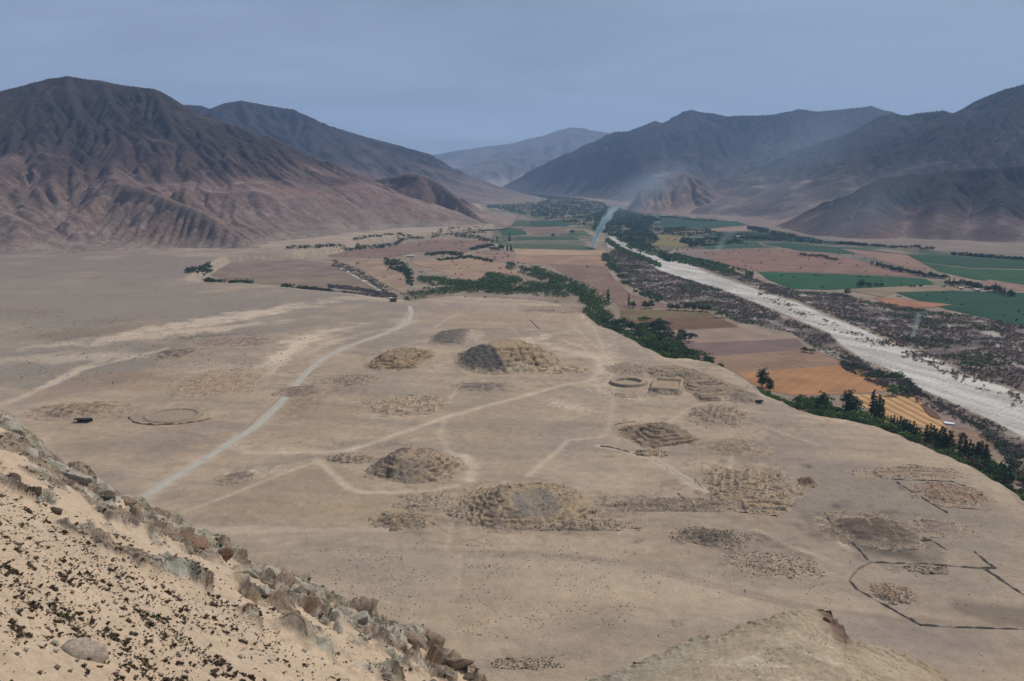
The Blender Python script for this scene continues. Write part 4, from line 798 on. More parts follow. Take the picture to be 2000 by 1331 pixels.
# ---- masses too many to count: merged leaf clumps
def mass(name, label, polys, n, hm, lm, leaf, per, seed, clump=.5, flat=.75, noise=(60, .0), squash=.7, offs=None):
    r = np.random.default_rng(seed); C, S = [], []
    for pp in polys:
        W = V(*np.array(pp, float).T)[:, :2]; k = max(3, int(n/len(polys)))
        a, b = W.min(0), W.max(0); pw = [tuple(q) for q in W]; got = 0
        for _ in range(60):
            q = r.uniform(a, b, (4*k, 2)); q = q[inpoly(q[:, 0], q[:, 1], pw)]
            q = q[fbm(q[:, 0]/noise[0], q[:, 1]/noise[0], 3, seed+1) > noise[1]]
            q = q[:k-got]; got += len(q)
            if len(q): C.append(q)
            if got >= k: break
    q = np.concatenate(C); h = r.uniform(*hm, len(q)); z = gz(q[:, 0], q[:, 1])
    m = 3; cc = np.repeat(np.column_stack([q, z+h*.5]), m, 0); hh = np.repeat(h, m); cc += r.normal(size=cc.shape)*hh[:, None]*np.array([.38, .38, .14]); ss = hh*clump*r.uniform(.7, 1.2, len(hh))
    cc[:, 2] = np.maximum(cc[:, 2], np.repeat(z, m)+ss*.3)
    v, f = leaf_cloud(cc, ss, per, leaf, r, squash)
    return tag(mesh_np(name, v, f, LM[lm] if isinstance(lm, str) else lm, smooth=False), label, None, None, 'stuff')
def strip(pts, w):
    P = np.array(pts, float); T_ = np.gradient(P, axis=0); T_ /= np.linalg.norm(T_, axis=1)[:, None]; Nn = np.stack([-T_[:, 1], T_[:, 0]], -1)
    return [tuple(p) for p in P+Nn*w]+[tuple(p) for p in (P-Nn*w)[::-1]]
scrub_m = mat_plain('leafless_scrub', (.26, .21, .155), (.14, .113, .083), .12, rough=.9)
rust_m = mat_plain('rusty_scrub', (.28, .18, .115), (.15, .10, .065), .12, rough=.9)
grey_m = mat_plain('grey_scrub', (.22, .20, .17), (.12, .11, .095), .12, rough=.9)
mass('scrub', 'dark leafless thorn scrub along both banks of the riverbed', SCRUB, 10500, (1.3, 3.2), scrub_m, .5, 9, 11, noise=(55, -.16), squash=.6)
mass('scrub', 'green bushes mixed into the riverside scrub', SCRUB, 2300, (2, 4.5), 'mid', .7, 6, 12, noise=(90, .12))
mass('scrub', 'rusty dry bushes near the riverbed', SCRUB+[strip([(1660,640),(1760,680),(1900,740),(2000,782)], 9)], 700, (1.6, 3.2), rust_m, .5, 14, 13, noise=(70, .08))
mass('shrubbery', 'scattered small bushes on the gravel bars of the riverbed', [strip([(1480,570),(1600,628),(1700,668),(1800,705),(1900,752),(2000,800)], 7), strip([(1640,690),(1740,740),(1840,795),(1960,850)], 8)], 380, (1.4, 3.0), scrub_m, .45, 14, 14, noise=(30, .0))
SCR3 = [[(1730,735),(1760,728),(1800,770),(1860,805),(1960,860),(2010,885),(2010,960),(1950,880),(1870,815),(1800,775)], [(1640,705),(1700,722),(1740,745),(1730,758),(1690,742),(1650,722)]]
mass('scrub', 'grey brown bush line between golden field and riverbed', SCR3, 900, (1.4, 3.2), grey_m, .6, 6, 15, noise=(40, -.1)); mass('scrub', 'green bush line between golden field and riverbed', SCR3, 260, (2, 4), 'dark', .6, 8, 16, noise=(40, .0))
WOOD_FAR = [[(945,397),(985,380),(1010,378),(1060,382),(1130,389),(1178,398),(1190,412),(1170,440),(1150,445),(1120,438),(1060,428),(1030,422),(990,412),(955,408)], [(1180,405),(1250,420),(1290,430),(1260,445),(1285,470),(1262,492),(1225,480),(1195,462),(1160,450),(1165,425)]]
mass('woodland', 'dense green woods closing the valley floor in the distance', WOOD_FAR, 5200, (7, 14), 'blue', 2.2, 7, 21, noise=(150, -.06))
mass('woodland', 'lighter green groves in the distant valley woods', WOOD_FAR, 1500, (6, 11), 'mid', 2.2, 7, 22, noise=(140, .02))
mass('woodland', 'thin green tree lines edging the fields in the middle valley', [strip([(560,497),(620,494),(690,488),(715,484)], 2.4), strip([(695,484),(740,484),(775,478),(790,468)], 3.2), strip([(690,478),(760,468),(830,466)], 2), strip([(840,464),(880,457),(950,452)], 3),
  strip([(890,460),(930,465),(965,475)], 4), strip([(750,512),(780,516),(800,535),(800,560)], 6), strip([(830,500),(870,495),(905,498)], 3), strip([(850,510),(870,508),(920,503),(960,512)], 1.6), strip([(920,488),(950,482),(965,480)], 2.6), strip([(365,545),(395,540),(412,530)], 4),
  strip([(400,549),(440,553),(490,553)], 1.6), strip([(550,561),(600,566),(650,572)], 2.2), strip([(760,520),(790,530),(800,548)], 5)], 1700, (3.5, 7), 'dark', 1.3, 7, 23, noise=(40, -.2))
mass('woodland', 'green belt of trees along the far rim of the terrace', [strip([(792,584),(840,576),(900,566),(1000,570),(1060,572),(1110,578)], 6), strip([(820,548),(870,552),(930,560),(1000,566)], 5), strip([(950,540),(1000,548),(1040,560),(1100,566)], 5),
  strip([(1040,532),(1080,545),(1120,560),(1160,580),(1190,600)], 9), strip([(1110,560),(1150,590),(1190,628)], 8), strip([(940,556),(975,552),(990,560)], 7)], 2300, (5, 9.5), 'mid', 1.1, 8, 24, noise=(38, -.16))
mass('woodland', 'darker bushes inside the green belt beyond the terrace', [strip([(830,565),(900,560),(1000,566),(1100,574)], 9), strip([(990,520),(1040,535),(1100,555)], 7), strip([(1180,505),(1200,530),(1230,562),(1290,588)], 6)], 800, (3, 7), 'dark', .9, 8, 25, noise=(45, -.05))
mass('woodland', 'green trees lining the upper riverbed', [strip([(1225,478),(1280,493),(1330,508),(1400,523),(1470,540)], 8), strip([(1290,497),(1350,511),(1420,527)], 7), strip([(1185,470),(1215,490),(1260,508),(1290,520)], 4), strip([(1180,500),(1200,515)], 4)], 1900, (3, 6.5), 'mid', 1.5, 8, 26, noise=(60, -.3))
mass('woodland', 'patches of bright orchard green between the right hand fields', [[(1300,446),(1380,447),(1400,455),(1340,462),(1290,458)], [(1400,456),(1540,461),(1560,470),(1420,468)], [(1360,468),(1440,470),(1460,476),(1370,482)]], 900, (3, 6), 'mid', 1.8, 7, 32, noise=(90, -.1))
mass('woodland', 'dark hedges and trees among the right hand fields', [strip([(1400,462),(1480,468),(1560,472),(1640,478)], 1.2), strip([(1470,450),(1540,460),(1590,472)], 3), strip([(1240,440),(1300,452),(1340,446)], 3), strip([(1290,424),(1350,430),(1400,433)], 1.4), strip([(1640,476),(1750,485)], .9), strip([(1860,498),(1930,503),(2000,508)], .9),
  strip([(1460,446),(1500,452)], 3), strip([(1330,470),(1360,478)], 5), strip([(1290,500),(1310,510)], 3)], 1100, (4, 9), 'blue', 1.8, 7, 27, noise=(60, -.3))
mass('shrubbery', 'grey leafless bushes lining the dry gully by the gravel road', [strip([(650,515),(690,530),(720,548),(760,572)], 7), strip([(570,565),(650,573),(770,580)], 2.5), strip([(640,560),(700,566),(775,580)], 3)], 1000, (1.8, 4.2), grey_m, .9, 6, 28, noise=(40, -.25))
mass('undergrowth', 'low green growth at the foot of the terrace edge', [strip([(1480,768),(1560,800),(1650,818),(1760,856),(1880,902),(1960,950),(2010,1010)], 6)], 1100, (1.2, 2.6), 'lime', .6, 8, 29, noise=(30, -.1))
mass('undergrowth', 'low green growth under the belt at the terrace corner', [strip([(1140,610),(1190,640),(1250,672),(1330,700)], 8)], 900, (2, 5), 'mid', .7, 8, 30, noise=(30, -.3))
mass('undergrowth', 'scattered bushes on the fields and banks of the valley', [[(640,490),(960,452),(1060,520),(1190,600),(800,580),(700,520)], [(1290,460),(1700,500),(2000,560),(2000,640),(1500,560),(1330,500)]], 220, (1.5, 4), 'dark', 1.0, 9, 31, noise=(80, -.05))
# ------------------------------------------------------------------ ruins on the terrace
STONE = mat_attr('ruin_stone', n_scale=(.12, .9, 3.5), n_amt=(.10, .16, .16), bump=(1.6, .55), bumpstr=.8)
def hsh(ix, iy, s): return _h(ix.astype(np.int64), iy.astype(np.int64), s)/65535.0
def cellwalls(u, v, cu, cv, th, seed, dens=.6):
    uu = u + .07*cu*fbm(u/(cu*1.7), v/(cu*1.7), 2, seed); vv = v + .07*cv*fbm(u/(cv*1.7)+7, v/(cv*1.7), 2, seed+1)
    a, b = uu/cu, vv/cv; ia, ib = np.round(a), np.round(b)
    w1 = np.clip(1.6-np.abs(a-ia)*cu/(th*.5), 0, 1)*(hsh(ia, np.floor(b), seed+2) < dens)
    w2 = np.clip(1.6-np.abs(b-ib)*cv/(th*.5), 0, 1)*(hsh(np.floor(a), ib, seed+3) < dens)
    return np.maximum(w1, w2)*(.75+.25*hsh(ia, ib, seed+4))
def rocks(n, pts, sz, seed, squash=.7):
    """merged angular stones"""
    r = np.random.default_rng(seed); base = np.array([(1,0,0),(-1,0,0),(0,1,0),(0,-1,0),(0,0,1),(0,0,-1)], float); fc = np.array([(0,2,4),(2,1,4),(1,3,4),(3,0,4),(2,0,5),(1,2,5),(3,1,5),(0,3,5)])
    a = r.uniform(0, 6.28, n); s = sz*r.uniform(.5, 1.4, n)
    b = base[None]*r.uniform(.6, 1.2, (n, 6, 1)) + r.normal(size=(n, 6, 3))*.18; b[..., 2] *= squash
    x = b[..., 0]*np.cos(a)[:, None]-b[..., 1]*np.sin(a)[:, None]; y = b[..., 0]*np.sin(a)[:, None]+b[..., 1]*np.cos(a)[:, None]
    v = np.stack([x, y, b[..., 2]], -1)*s[:, None, None]+pts[:, None, :]
    return v.reshape(-1, 3), (fc[None]+np.arange(n)[:, None, None]*6).reshape(-1, 3)
RUBM = mat_plain('rubble_stone', (.24, .19, .145), (.13, .10, .08), .7); RUBL = mat_plain('pale_rubble', (.42, .34, .25), (.27, .215, .16), .7)
def px2m(cx, cy, rx, ry):
    p = T(cx, cy)[0]; d = math.hypot(p[0], p[1]); return p, rx*d/F, ry*d*d/(CAMZ*F)
def ruin(name, label, cat, cx, cy, rx, ry, rot=0, H=1.5, n=2.6, tiers=0, plat=.35, cells=(5, 4), dens=.6, wh=1.1, th=1.4, col=BROWN, col2=SAND, wcol=None, seed=1, res=.75, rough=.5, stones=250, ssz=.45, extra=None, group=None, flatm=None, mound_name='mound', edge_n=.10, soft=.07):
    p, W, D = px2m(cx, cy, rx, ry); ro = R(rot); ca, sa = math.cos(ro), math.sin(ro); pad = 1.14
    us = np.arange(-W*pad, W*pad+res, res); vs = np.arange(-D*pad, D*pad+res, res); U, Vv = np.meshgrid(us, vs)
    nz = fbm(U/(W*.45), Vv/(D*.45), 3, seed)*edge_n + fbm(U/5, Vv/5, 3, seed+1)*.09
    q = (np.abs(U/W)**n+np.abs(Vv/D)**n)**(1/n) + nz
    s = np.clip((1-q)/(1-plat), 0, 1); h = s
    if tiers:
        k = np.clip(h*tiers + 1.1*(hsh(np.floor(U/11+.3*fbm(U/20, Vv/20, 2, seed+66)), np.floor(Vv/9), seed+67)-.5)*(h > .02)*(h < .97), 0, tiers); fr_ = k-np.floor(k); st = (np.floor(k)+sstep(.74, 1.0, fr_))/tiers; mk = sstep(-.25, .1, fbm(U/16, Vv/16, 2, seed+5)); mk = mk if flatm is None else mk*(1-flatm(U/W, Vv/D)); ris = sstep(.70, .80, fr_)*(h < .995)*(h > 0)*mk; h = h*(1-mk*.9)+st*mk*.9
    else: ris = 0*h
    ins = sstep(0, soft, 1-q)
    h = h*H + rough*ins*(ridged(U/4.5, Vv/4.5, 4, seed+7)-.55)
    w = cellwalls(U, Vv, cells[0], cells[1], th, seed+20, dens)*sstep(.0, soft*1.4, 1-q)*sstep(-.55, .1, fbm(U/10, Vv/10, 2, seed+9))
    if tiers: w = w*sstep(plat+.16, plat, q)
    if flatm is not None: w = w*(1-flatm(U/W, Vv/D))
    X = p[0]+U*ca-Vv*sa; Y = p[1]+U*sa+Vv*ca; g = gz(X.ravel(), Y.ravel()).reshape(X.shape)
    n1 = fbm(U/7, Vv/7, 4, seed+31); n2 = fbm(U/1.8, Vv/1.8, 3, seed+33)
    k = sstep(-.3, .35, n1)[..., None]; c = np.array(col)*(1-k)+np.array(col2)*k; c = c*(1+.3*n2)[..., None]*np.array((1.06, 1.0, .96))
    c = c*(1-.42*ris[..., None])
    if extra is not None:
        dh, c = extra(U/W, Vv/D, U, Vv, c, q); h = h+dh
    wc = np.array(wcol if wcol is not None else (.42, .325, .225)); c = c*(1-.75*w[..., None])+wc*(1+.2*n2)[..., None]*.75*w[..., None]
    z = g + h + w*wh + .10 - .7*sstep(.0, .14, q-1.0)
    fade = sstep(soft*2.6, .0, 1-q+.16*fbm(U/6, Vv/6, 3, seed+61))[..., None]*.9; c = c*(1-fade)+SAND*.98*(1+.1*n1[..., None])*fade
    Pt = np.stack([X-p[0], Y-p[1], z-p[2]], -1).reshape(-1, 3); Fc = grid_faces(len(vs), len(us))
    keep = (q.ravel() < 1.13)[Fc].all(1); wm = (w.ravel()[Fc].mean(1) > .35) & keep; cc = np.clip(c.reshape(-1, 3), .03, .7)
    root = empty(name, tuple(p)); tag(root, label, cat, group)
    for nm, mk in ((mound_name, keep & ~wm), ('walls', wm)):
        if mk.sum() < 6: continue
        f = Fc[mk]; us_ = np.unique(f); rm = np.full(len(Pt), -1); rm[us_] = np.arange(len(us_))
        o = mesh_np(nm, Pt[us_], rm[f], STONE, root, cc[us_], smooth=False)
        if nm == 'walls': o['kind'] = 'stuff'
    if stones:
        r = np.random.default_rng(seed+77); i = r.integers(0, len(us), stones*3); j = r.integers(0, len(vs), stones*3); ok = q[j, i] < 1.06; i, j = i[ok][:stones], j[ok][:stones]
        P = Pt.reshape(len(vs), len(us), 3)[j, i] + np.array([0, 0, .08]); v, f = rocks(len(i), P, ssz, seed+78)
        tag(mesh_np('rubble', v, f, RUBM if seed % 2 else RUBL, root, smooth=False), None, None, None, 'stuff')
    return root
def mixc(c, col, k): return c*(1-k[..., None])+np.array(col)*k[..., None]
# --- the great pyramid: dark grey scree on its left flank, stair trench in front, pale walls at its foot
def ex_great(a, b, U, Vv, c, q):
    n = fbm(U/6, Vv/6, 3, 5); front = sstep(.1, -.5, b)
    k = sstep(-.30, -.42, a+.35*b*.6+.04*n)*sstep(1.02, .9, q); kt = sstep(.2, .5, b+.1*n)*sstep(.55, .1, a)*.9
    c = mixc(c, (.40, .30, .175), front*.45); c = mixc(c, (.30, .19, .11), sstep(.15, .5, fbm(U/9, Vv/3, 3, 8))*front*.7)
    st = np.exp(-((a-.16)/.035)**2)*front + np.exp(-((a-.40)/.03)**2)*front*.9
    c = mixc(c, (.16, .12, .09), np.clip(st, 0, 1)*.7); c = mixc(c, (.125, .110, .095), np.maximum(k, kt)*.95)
    c = mixc(c, (.46, .38, .25), sstep(-.62, -.8, b)*sstep(-.3, -.1, a)*.8)
    return -1.6*st, c
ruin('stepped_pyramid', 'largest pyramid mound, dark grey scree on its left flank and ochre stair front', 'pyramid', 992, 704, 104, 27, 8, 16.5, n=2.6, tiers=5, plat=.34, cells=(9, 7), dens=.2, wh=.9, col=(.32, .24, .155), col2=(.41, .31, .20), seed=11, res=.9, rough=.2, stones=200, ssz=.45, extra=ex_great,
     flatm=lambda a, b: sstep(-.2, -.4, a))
ruin('ruined_wall', 'pale yellowish wall remains in front of the largest pyramid', 'ruin', 1055, 722, 100, 8, -3, 1.8, n=3, cells=(7, 5), dens=.6, wh=1.8, col=(.44, .35, .22), col2=SAND*1.1, wcol=(.36, .27, .16), seed=13, res=.8, rough=.7, stones=260)
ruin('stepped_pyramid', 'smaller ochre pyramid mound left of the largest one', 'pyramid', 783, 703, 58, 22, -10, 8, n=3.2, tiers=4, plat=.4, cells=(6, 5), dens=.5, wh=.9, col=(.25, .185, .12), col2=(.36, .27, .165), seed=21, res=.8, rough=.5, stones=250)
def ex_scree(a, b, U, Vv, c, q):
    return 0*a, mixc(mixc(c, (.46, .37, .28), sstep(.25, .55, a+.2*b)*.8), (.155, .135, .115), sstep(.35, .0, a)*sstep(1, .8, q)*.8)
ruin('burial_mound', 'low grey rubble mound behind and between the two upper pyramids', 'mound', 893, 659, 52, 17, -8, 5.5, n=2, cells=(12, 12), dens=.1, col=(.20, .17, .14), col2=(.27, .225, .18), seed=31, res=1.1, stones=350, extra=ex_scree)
ruin('stepped_pyramid', 'square stepped pyramid with clear terrace lines, right of centre', 'pyramid', 1285, 850, 70, 24, 20, 6.5, n=5, tiers=5, plat=.12, cells=(5, 4.5), dens=.55, wh=1.0, col=(.19, .15, .11), col2=(.31, .245, .16), wcol=(.37, .285, .185), seed=41, res=.6, rough=.3, stones=260, edge_n=.05)
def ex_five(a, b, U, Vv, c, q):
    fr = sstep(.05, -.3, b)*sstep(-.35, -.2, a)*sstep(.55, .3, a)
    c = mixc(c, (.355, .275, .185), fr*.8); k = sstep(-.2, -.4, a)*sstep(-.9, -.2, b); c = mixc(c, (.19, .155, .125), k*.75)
    return 0*a, c
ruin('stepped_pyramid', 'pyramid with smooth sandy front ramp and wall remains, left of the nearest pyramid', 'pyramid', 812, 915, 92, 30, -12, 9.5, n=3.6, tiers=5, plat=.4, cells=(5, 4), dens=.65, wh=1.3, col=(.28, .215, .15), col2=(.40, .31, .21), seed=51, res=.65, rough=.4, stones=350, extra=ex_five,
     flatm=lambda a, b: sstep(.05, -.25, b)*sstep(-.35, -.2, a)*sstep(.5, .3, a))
def ex_six(a, b, U, Vv, c, q):
    d = np.hypot((a-.05)/.36, (b+.30)/.50); fan = sstep(1.05, .8, d)
    c = mixc(c, (.30, .24, .175), fan*.9); c = mixc(c, (.24, .21, .178), fan*np.clip(np.exp(-((a+.16)/.07)**2)+np.exp(-((a-.26)/.08)**2), 0, 1)*.8)
    ring = np.exp(-((d-1.08)/.07)**2); c = mixc(c, (.42, .33, .21), ring*.6)
    rd = np.zeros_like(a)
    for x0, y0, x1, y1 in ((.30, -.1, .62, .35), (.36, -.18, .70, .22), (.0, .15, -.08, .75), (.3, -.35, .9, -.45)):
        dd, _ = dist_poly(a, b, [(x0, y0), (x1, y1)]); rd = np.maximum(rd, np.exp(-(dd/.018)**2))
    c = mixc(c, (.42, .32, .215), rd*.7)
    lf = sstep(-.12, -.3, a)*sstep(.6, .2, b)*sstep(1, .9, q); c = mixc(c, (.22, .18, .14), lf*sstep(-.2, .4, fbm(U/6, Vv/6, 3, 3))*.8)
    # stair like parallel walls on the left front
    sw = sstep(-.42, -.5, a)*(np.abs(((a*1.0-b*.55)*8) % 1-.5) < .17)*sstep(-.3, .2, fbm(U/7, Vv/7, 2, 4))*sstep(1, .9, q); c = mixc(c, (.40, .32, .20), sw*.6)
    return -2.6*np.exp(-(d/.75)**2)*1.0 + sw*.55 - .35*rd, c
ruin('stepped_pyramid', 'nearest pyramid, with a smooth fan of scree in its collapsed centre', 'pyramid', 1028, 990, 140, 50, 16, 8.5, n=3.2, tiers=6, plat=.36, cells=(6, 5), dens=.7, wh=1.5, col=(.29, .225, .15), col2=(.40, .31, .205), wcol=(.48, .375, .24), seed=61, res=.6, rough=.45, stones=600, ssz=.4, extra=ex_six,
     flatm=lambda a, b: sstep(1.15, .95, np.hypot((a-.05)/.36, (b+.30)/.50)))
# --- temple complex with sunken round plaza
def plaza(label, cx, cy, rx, rot, h, depth, seed, col=SAND, inner=.66, name='sunken_plaza'):
    p, W, _ = px2m(cx, cy, rx, 1); res = .6; us = np.arange(-W*1.2, W*1.2, res); U, Vv = np.meshgrid(us, us); r = np.hypot(U, Vv)/W + .02*fbm(U/4, Vv/4, 2, seed)
    hh = h*sstep(1.0, .94, r) - (h+depth)*sstep(inner+.04, inner-.02, r) + .12*fbm(U/2, Vv/2, 3, seed+1)
    stair = np.exp(-((U)/1.6)**2)*(np.abs(r-inner) < .14); hh = hh - stair*h*.5*(r > inner)
    c = np.tile(np.array(col)*.95, U.shape+(1,)); c = mixc(c, (.27, .215, .15), np.exp(-((r-1.0)/.05)**2)*.6); c = mixc(c, (.29, .23, .155), np.exp(-((r-inner)/.05)**2)*.7); c = c*(1+.15*fbm(U/2, Vv/2, 3, seed+2))[..., None]
    g = gz((p[0]+U).ravel(), (p[1]+Vv).ravel()).reshape(U.shape)
    hole = r < inner; z = g+np.maximum(hh, -depth)+.12 - .6*sstep(1.03, 1.16, r)
    z = np.where(hole, np.maximum(z, g+.08), z)
    Pt = np.stack([U, Vv, z-p[2]], -1).reshape(-1, 3); Fc = grid_faces(len(us), len(us)); keep = (r.ravel() < 1.15)[Fc].all(1); inn = (r.ravel()[Fc].mean(1) < inner) & keep
    root = empty(name, tuple(p), 0); tag(root, label, 'plaza'); cc = c.reshape(-1, 3)
    for nm, mk in (('ring_wall', keep & ~inn), ('plaza_floor', inn)):
        f = Fc[mk]; q = np.unique(f); rm = np.full(len(Pt), -1); rm[q] = np.arange(len(q)); mesh_np(nm, Pt[q], rm[f], STONE, root, np.clip(cc[q], .03, .7), smooth=False)
plaza('neat round sunken plaza with a raised ring, attached to the temple ruins', 1227, 749, 38, 0, 2.4, .0, 71)
plaza('large faint round plaza beside the ruins on the left of the road', 338, 812, 52, 0, .9, .0, 72, inner=.80, col=(.37, .285, .20))
def ex_temple(a, b, U, Vv, c, q):
    ins = (np.abs(a) < .72) & (np.abs(b) < .62); wall = ((np.abs(a) < .88) & (np.abs(b) < .82)) & ~ins
    c = mixc(c, (.37, .295, .195), wall*.6); return wall*1.6 - .5*ins, c
ruin('temple_platform', 'walled square temple court right of the round plaza', 'temple', 1303, 757, 34, 15, -14, 2.6, n=9, plat=.85, cells=(30, 30), dens=0, wh=0, col=SAND*.85, col2=(.40, .32, .22), seed=81, res=.55, rough=.12, stones=60, ssz=.3, extra=ex_temple)
ruin('stepped_pyramid', 'long ruined temple with parallel stepped walls near the terrace edge', 'temple', 1352, 744, 62, 33, 22, 5.5, n=4, tiers=4, plat=.15, cells=(6, 4.5), dens=.75, wh=1.5, col=(.25, .20, .145), col2=(.34, .27, .19), seed=91, res=.6, rough=.3, stones=300, edge_n=.05)
ruin('temple_platform', 'low stepped court at the lower right corner of the temple ruins', 'temple', 1382, 778, 24, 8, 4, 2.2, n=8, plat=.7, tiers=2, cells=(9, 8), dens=.6, wh=.9, col=(.25, .2, .14), col2=SAND*.9, seed=92, res=.6, rough=.2, stones=60)
# --- houses and lesser ruins: label, cx, cy, rx, ry, rot, H, cells, dens, wh, col, col2, seed, stones
SMALL = [
 ('dwelling_ruins', 'large quarter of small room ruins with ochre walls, right of the nearest pyramid', 1462, 953, 92, 42, -16, 2.2, (5, 4), .78, 1.3, (.30, .235, .16), (.40, .31, .205), 101, 1100),
 ('dwelling_ruins', 'bright ochre rectangular courts at the lower end of the room ruins', 1490, 988, 56, 13, -4, 2.0, (11, 6), .85, 1.7, (.42, .31, .185), (.48, .36, .23), 102, 200),
 ('dwelling_ruins', 'ruined rooms on the slope between stepped pyramid and terrace edge', 1402, 812, 56, 22, -18, 1.6, (5, 4), .75, 1.2, (.27, .215, .155), (.37, .295, .205), 103, 500),
 ('dwelling_ruins', 'reddish rubble patch inside the walled plot near the terrace edge', 1852, 966, 70, 20, -8, 1.4, (6, 5), .5, .9, (.30, .19, .125), (.33, .245, .175), 104, 800),
 ('dwelling_ruins', 'long row of rectangular room outlines near the right terrace edge', 1778, 923, 108, 11, 2, .8, (11, 6), .85, 1.1, (.33, .245, .175), (.36, .28, .21), 105, 250),
 ('rubble_mound', 'round patch of reddish rubble below the angled field walls', 1745, 1160, 38, 18, 0, 1.2, (5, 5), .4, .7, (.36, .235, .145), (.42, .31, .21), 106, 450),
 ('dwelling_ruins', 'small dark rectangular ruin under the long field wall', 1812, 1113, 38, 9, -3, .9, (9, 7), .75, 1.0, (.24, .19, .15), (.31, .25, .195), 107, 150),
 ('rubble_mound', 'large dark brown square mound above the angled field walls', 1700, 1036, 92, 32, -10, 2.4, (14, 12), .25, .7, (.125, .10, .08), (.185, .145, .11), 108, 900),
 ('rubble_mound', 'dark mound alone in the sand, between nearest pyramid and field walls', 1392, 1050, 74, 18, -12, 2.2, (12, 12), .2, .6, (.165, .14, .11), (.23, .19, .145), 109, 500),
 ('rubble_mound', 'flat brown ruin mound at the lower left of the nearest pyramid', 790, 1018, 64, 18, 3, 2.6, (6, 5), .5, .8, (.25, .195, .13), (.33, .26, .17), 110, 450),
 ('dwelling_ruins', 'thin line of room ruins leading left from the front ramp pyramid', 686, 897, 50, 8, -2, 1.2, (4.5, 4), .8, 1.2, (.27, .225, .17), (.40, .33, .25), 111, 300),
 ('dwelling_ruins', 'long brown ruin heap on the left, behind the dark shade roof', 162, 803, 88, 14, 2, 3.0, (8, 6), .6, 1.2, (.25, .175, .12), (.36, .265, .175), 112, 450),
 ('rubble_mound', 'dark oval rubble heap far left, above the reddish plain', 346, 692, 40, 12, 2, 2.6, (9, 9), .3, .8, (.16, .13, .11), (.24, .19, .15), 113, 350),
 ('rubble_field', 'broad field of dark stones beyond the oval rubble heap', 452, 668, 84, 12, 2, .9, (8, 8), .35, .8, (.22, .175, .145), (.33, .265, .21), 114, 600),
 ('rubble_field', 'pale and brown rubble spread left of the road bend', 425, 748, 82, 24, 8, 1.2, (9, 7), .4, .8, (.33, .235, .155), (.42, .33, .23), 115, 550),
 ('dwelling_ruins', 'pale excavated rooms above the diagonal track', 795, 792, 84, 20, 0, 1.8, (6, 5), .65, 1.3, (.36, .28, .19), (.46, .37, .26), 116, 550),
 ('rubble_field', 'dark stone scatter between road and smaller ochre pyramid', 690, 742, 52, 11, -3, 1.1, (6, 5), .6, 1.0, (.23, .18, .14), (.35, .275, .205), 117, 350),
 ('dwelling_ruins', 'pale rubble terrace joining the two near pyramids', 842, 982, 66, 20, -3, 1.2, (5, 4), .55, 1.0, (.33, .27, .20), (.43, .35, .25), 118, 500),
 ('rubble_mound', 'long low heap running right along the foot of the nearest pyramid', 1125, 1026, 118, 12, -3, 1.6, (6, 6), .4, .8, (.29, .23, .155), (.38, .305, .205), 119, 600),
 ('rubble_mound', 'long dark embankment running right from the nearest pyramid', 1320, 988, 150, 13, 1, 2.2, (9, 9), .3, .7, (.21, .17, .125), (.33, .265, .185), 120, 800),
 ('rubble_mound', 'small ochre ruin heap below the square stepped pyramid', 1272, 886, 34, 7, -12, 1.4, (5, 4), .6, 1.0, (.37, .27, .165), (.44, .34, .23), 121, 150),
 ('dwelling_ruins', 'faint right angled wall stubs below the round plaza', 1222, 772, 26, 6, -4, .5, (9, 7), .7, .9, (.34, .27, .19), (.39, .31, .23), 122, 50),
 ('rubble_field', 'pale churned rubble patch below the dark lone mound', 1510, 1102, 84, 22, -14, .9, (8, 6), .3, .6, (.29, .235, .175), (.40, .325, .245), 123, 500),
 ('dwelling_ruins', 'small square outlines right of the large dark brown mound', 1832, 1030, 54, 16, -10, .7, (9, 7), .55, .9, (.25, .205, .165), (.32, .26, .205), 124, 200),
 ('rubble_mound', 'grey tongue of scree below the largest pyramid', 942, 756, 58, 9, 2, 1.8, (12, 12), .15, .5, (.19, .16, .13), (.27, .225, .18), 125, 200),
 ('rubble_mound', 'small red brown cone of earth standing alone right of the room ruins', 1577, 944, 17, 8, 0, 4.2, (9, 9), 0, 0, (.25, .15, .095), (.30, .20, .14), 126, 40),
 ('rubble_mound', 'brown scree field at the left shoulder of the long temple ruins', 1230, 722, 44, 13, 8, 2.0, (12, 10), .25, .6, (.25, .205, .155), (.34, .275, .205), 127, 250),
 ('rubble_mound', 'smooth dark mound between temple ruins and the small black shelter', 1452, 778, 36, 12, -8, 3.0, (14, 14), .1, .4, (.21, .175, .135), (.29, .235, .175), 128, 120),
 ('dwelling_ruins', 'faint wall lines at the far end of the terrace, beyond the pyramids', 1085, 606, 80, 8, -3, .8, (16, 13), .5, 1.5, (.29, .225, .175), (.35, .275, .21), 129, 150),
 ('rubble_field', 'dark patch of broken ground below the left road, beside the sandy hollow', 462, 934, 30, 14, -20, .8, (8, 8), .2, .5, (.20, .165, .135), (.30, .25, .19), 130, 150),
 ('rubble_field', 'dark stony gully below the frame centre, at the foot of the near slope', 1030, 1297, 66, 14, 0, .3, (5, 5), .2, .3, (.30, .24, .175), (.40, .31, .22), 131, 220),
 ('rubble_mound', 'brown elongated bank curving off the left road', 590, 765, 50, 12, 38, 1.6, (14, 14), .1, .4, (.22, .17, .13), (.28, .215, .16), 132, 150),
 ('dwelling_ruins', 'small room outlines beside the sandy left foot of the nearest pyramid', 900, 1003, 26, 10, -20, .9, (4.5, 4), .6, .9, (.31, .25, .18), (.40, .32, .23), 133, 120),
 ('rubble_field', 'low brown ruin strip below the square stepped pyramid, right side', 1435, 875, 74, 16, -6, 1.4, (10, 8), .3, .6, (.26, .205, .15), (.35, .28, .205), 134, 250),
]
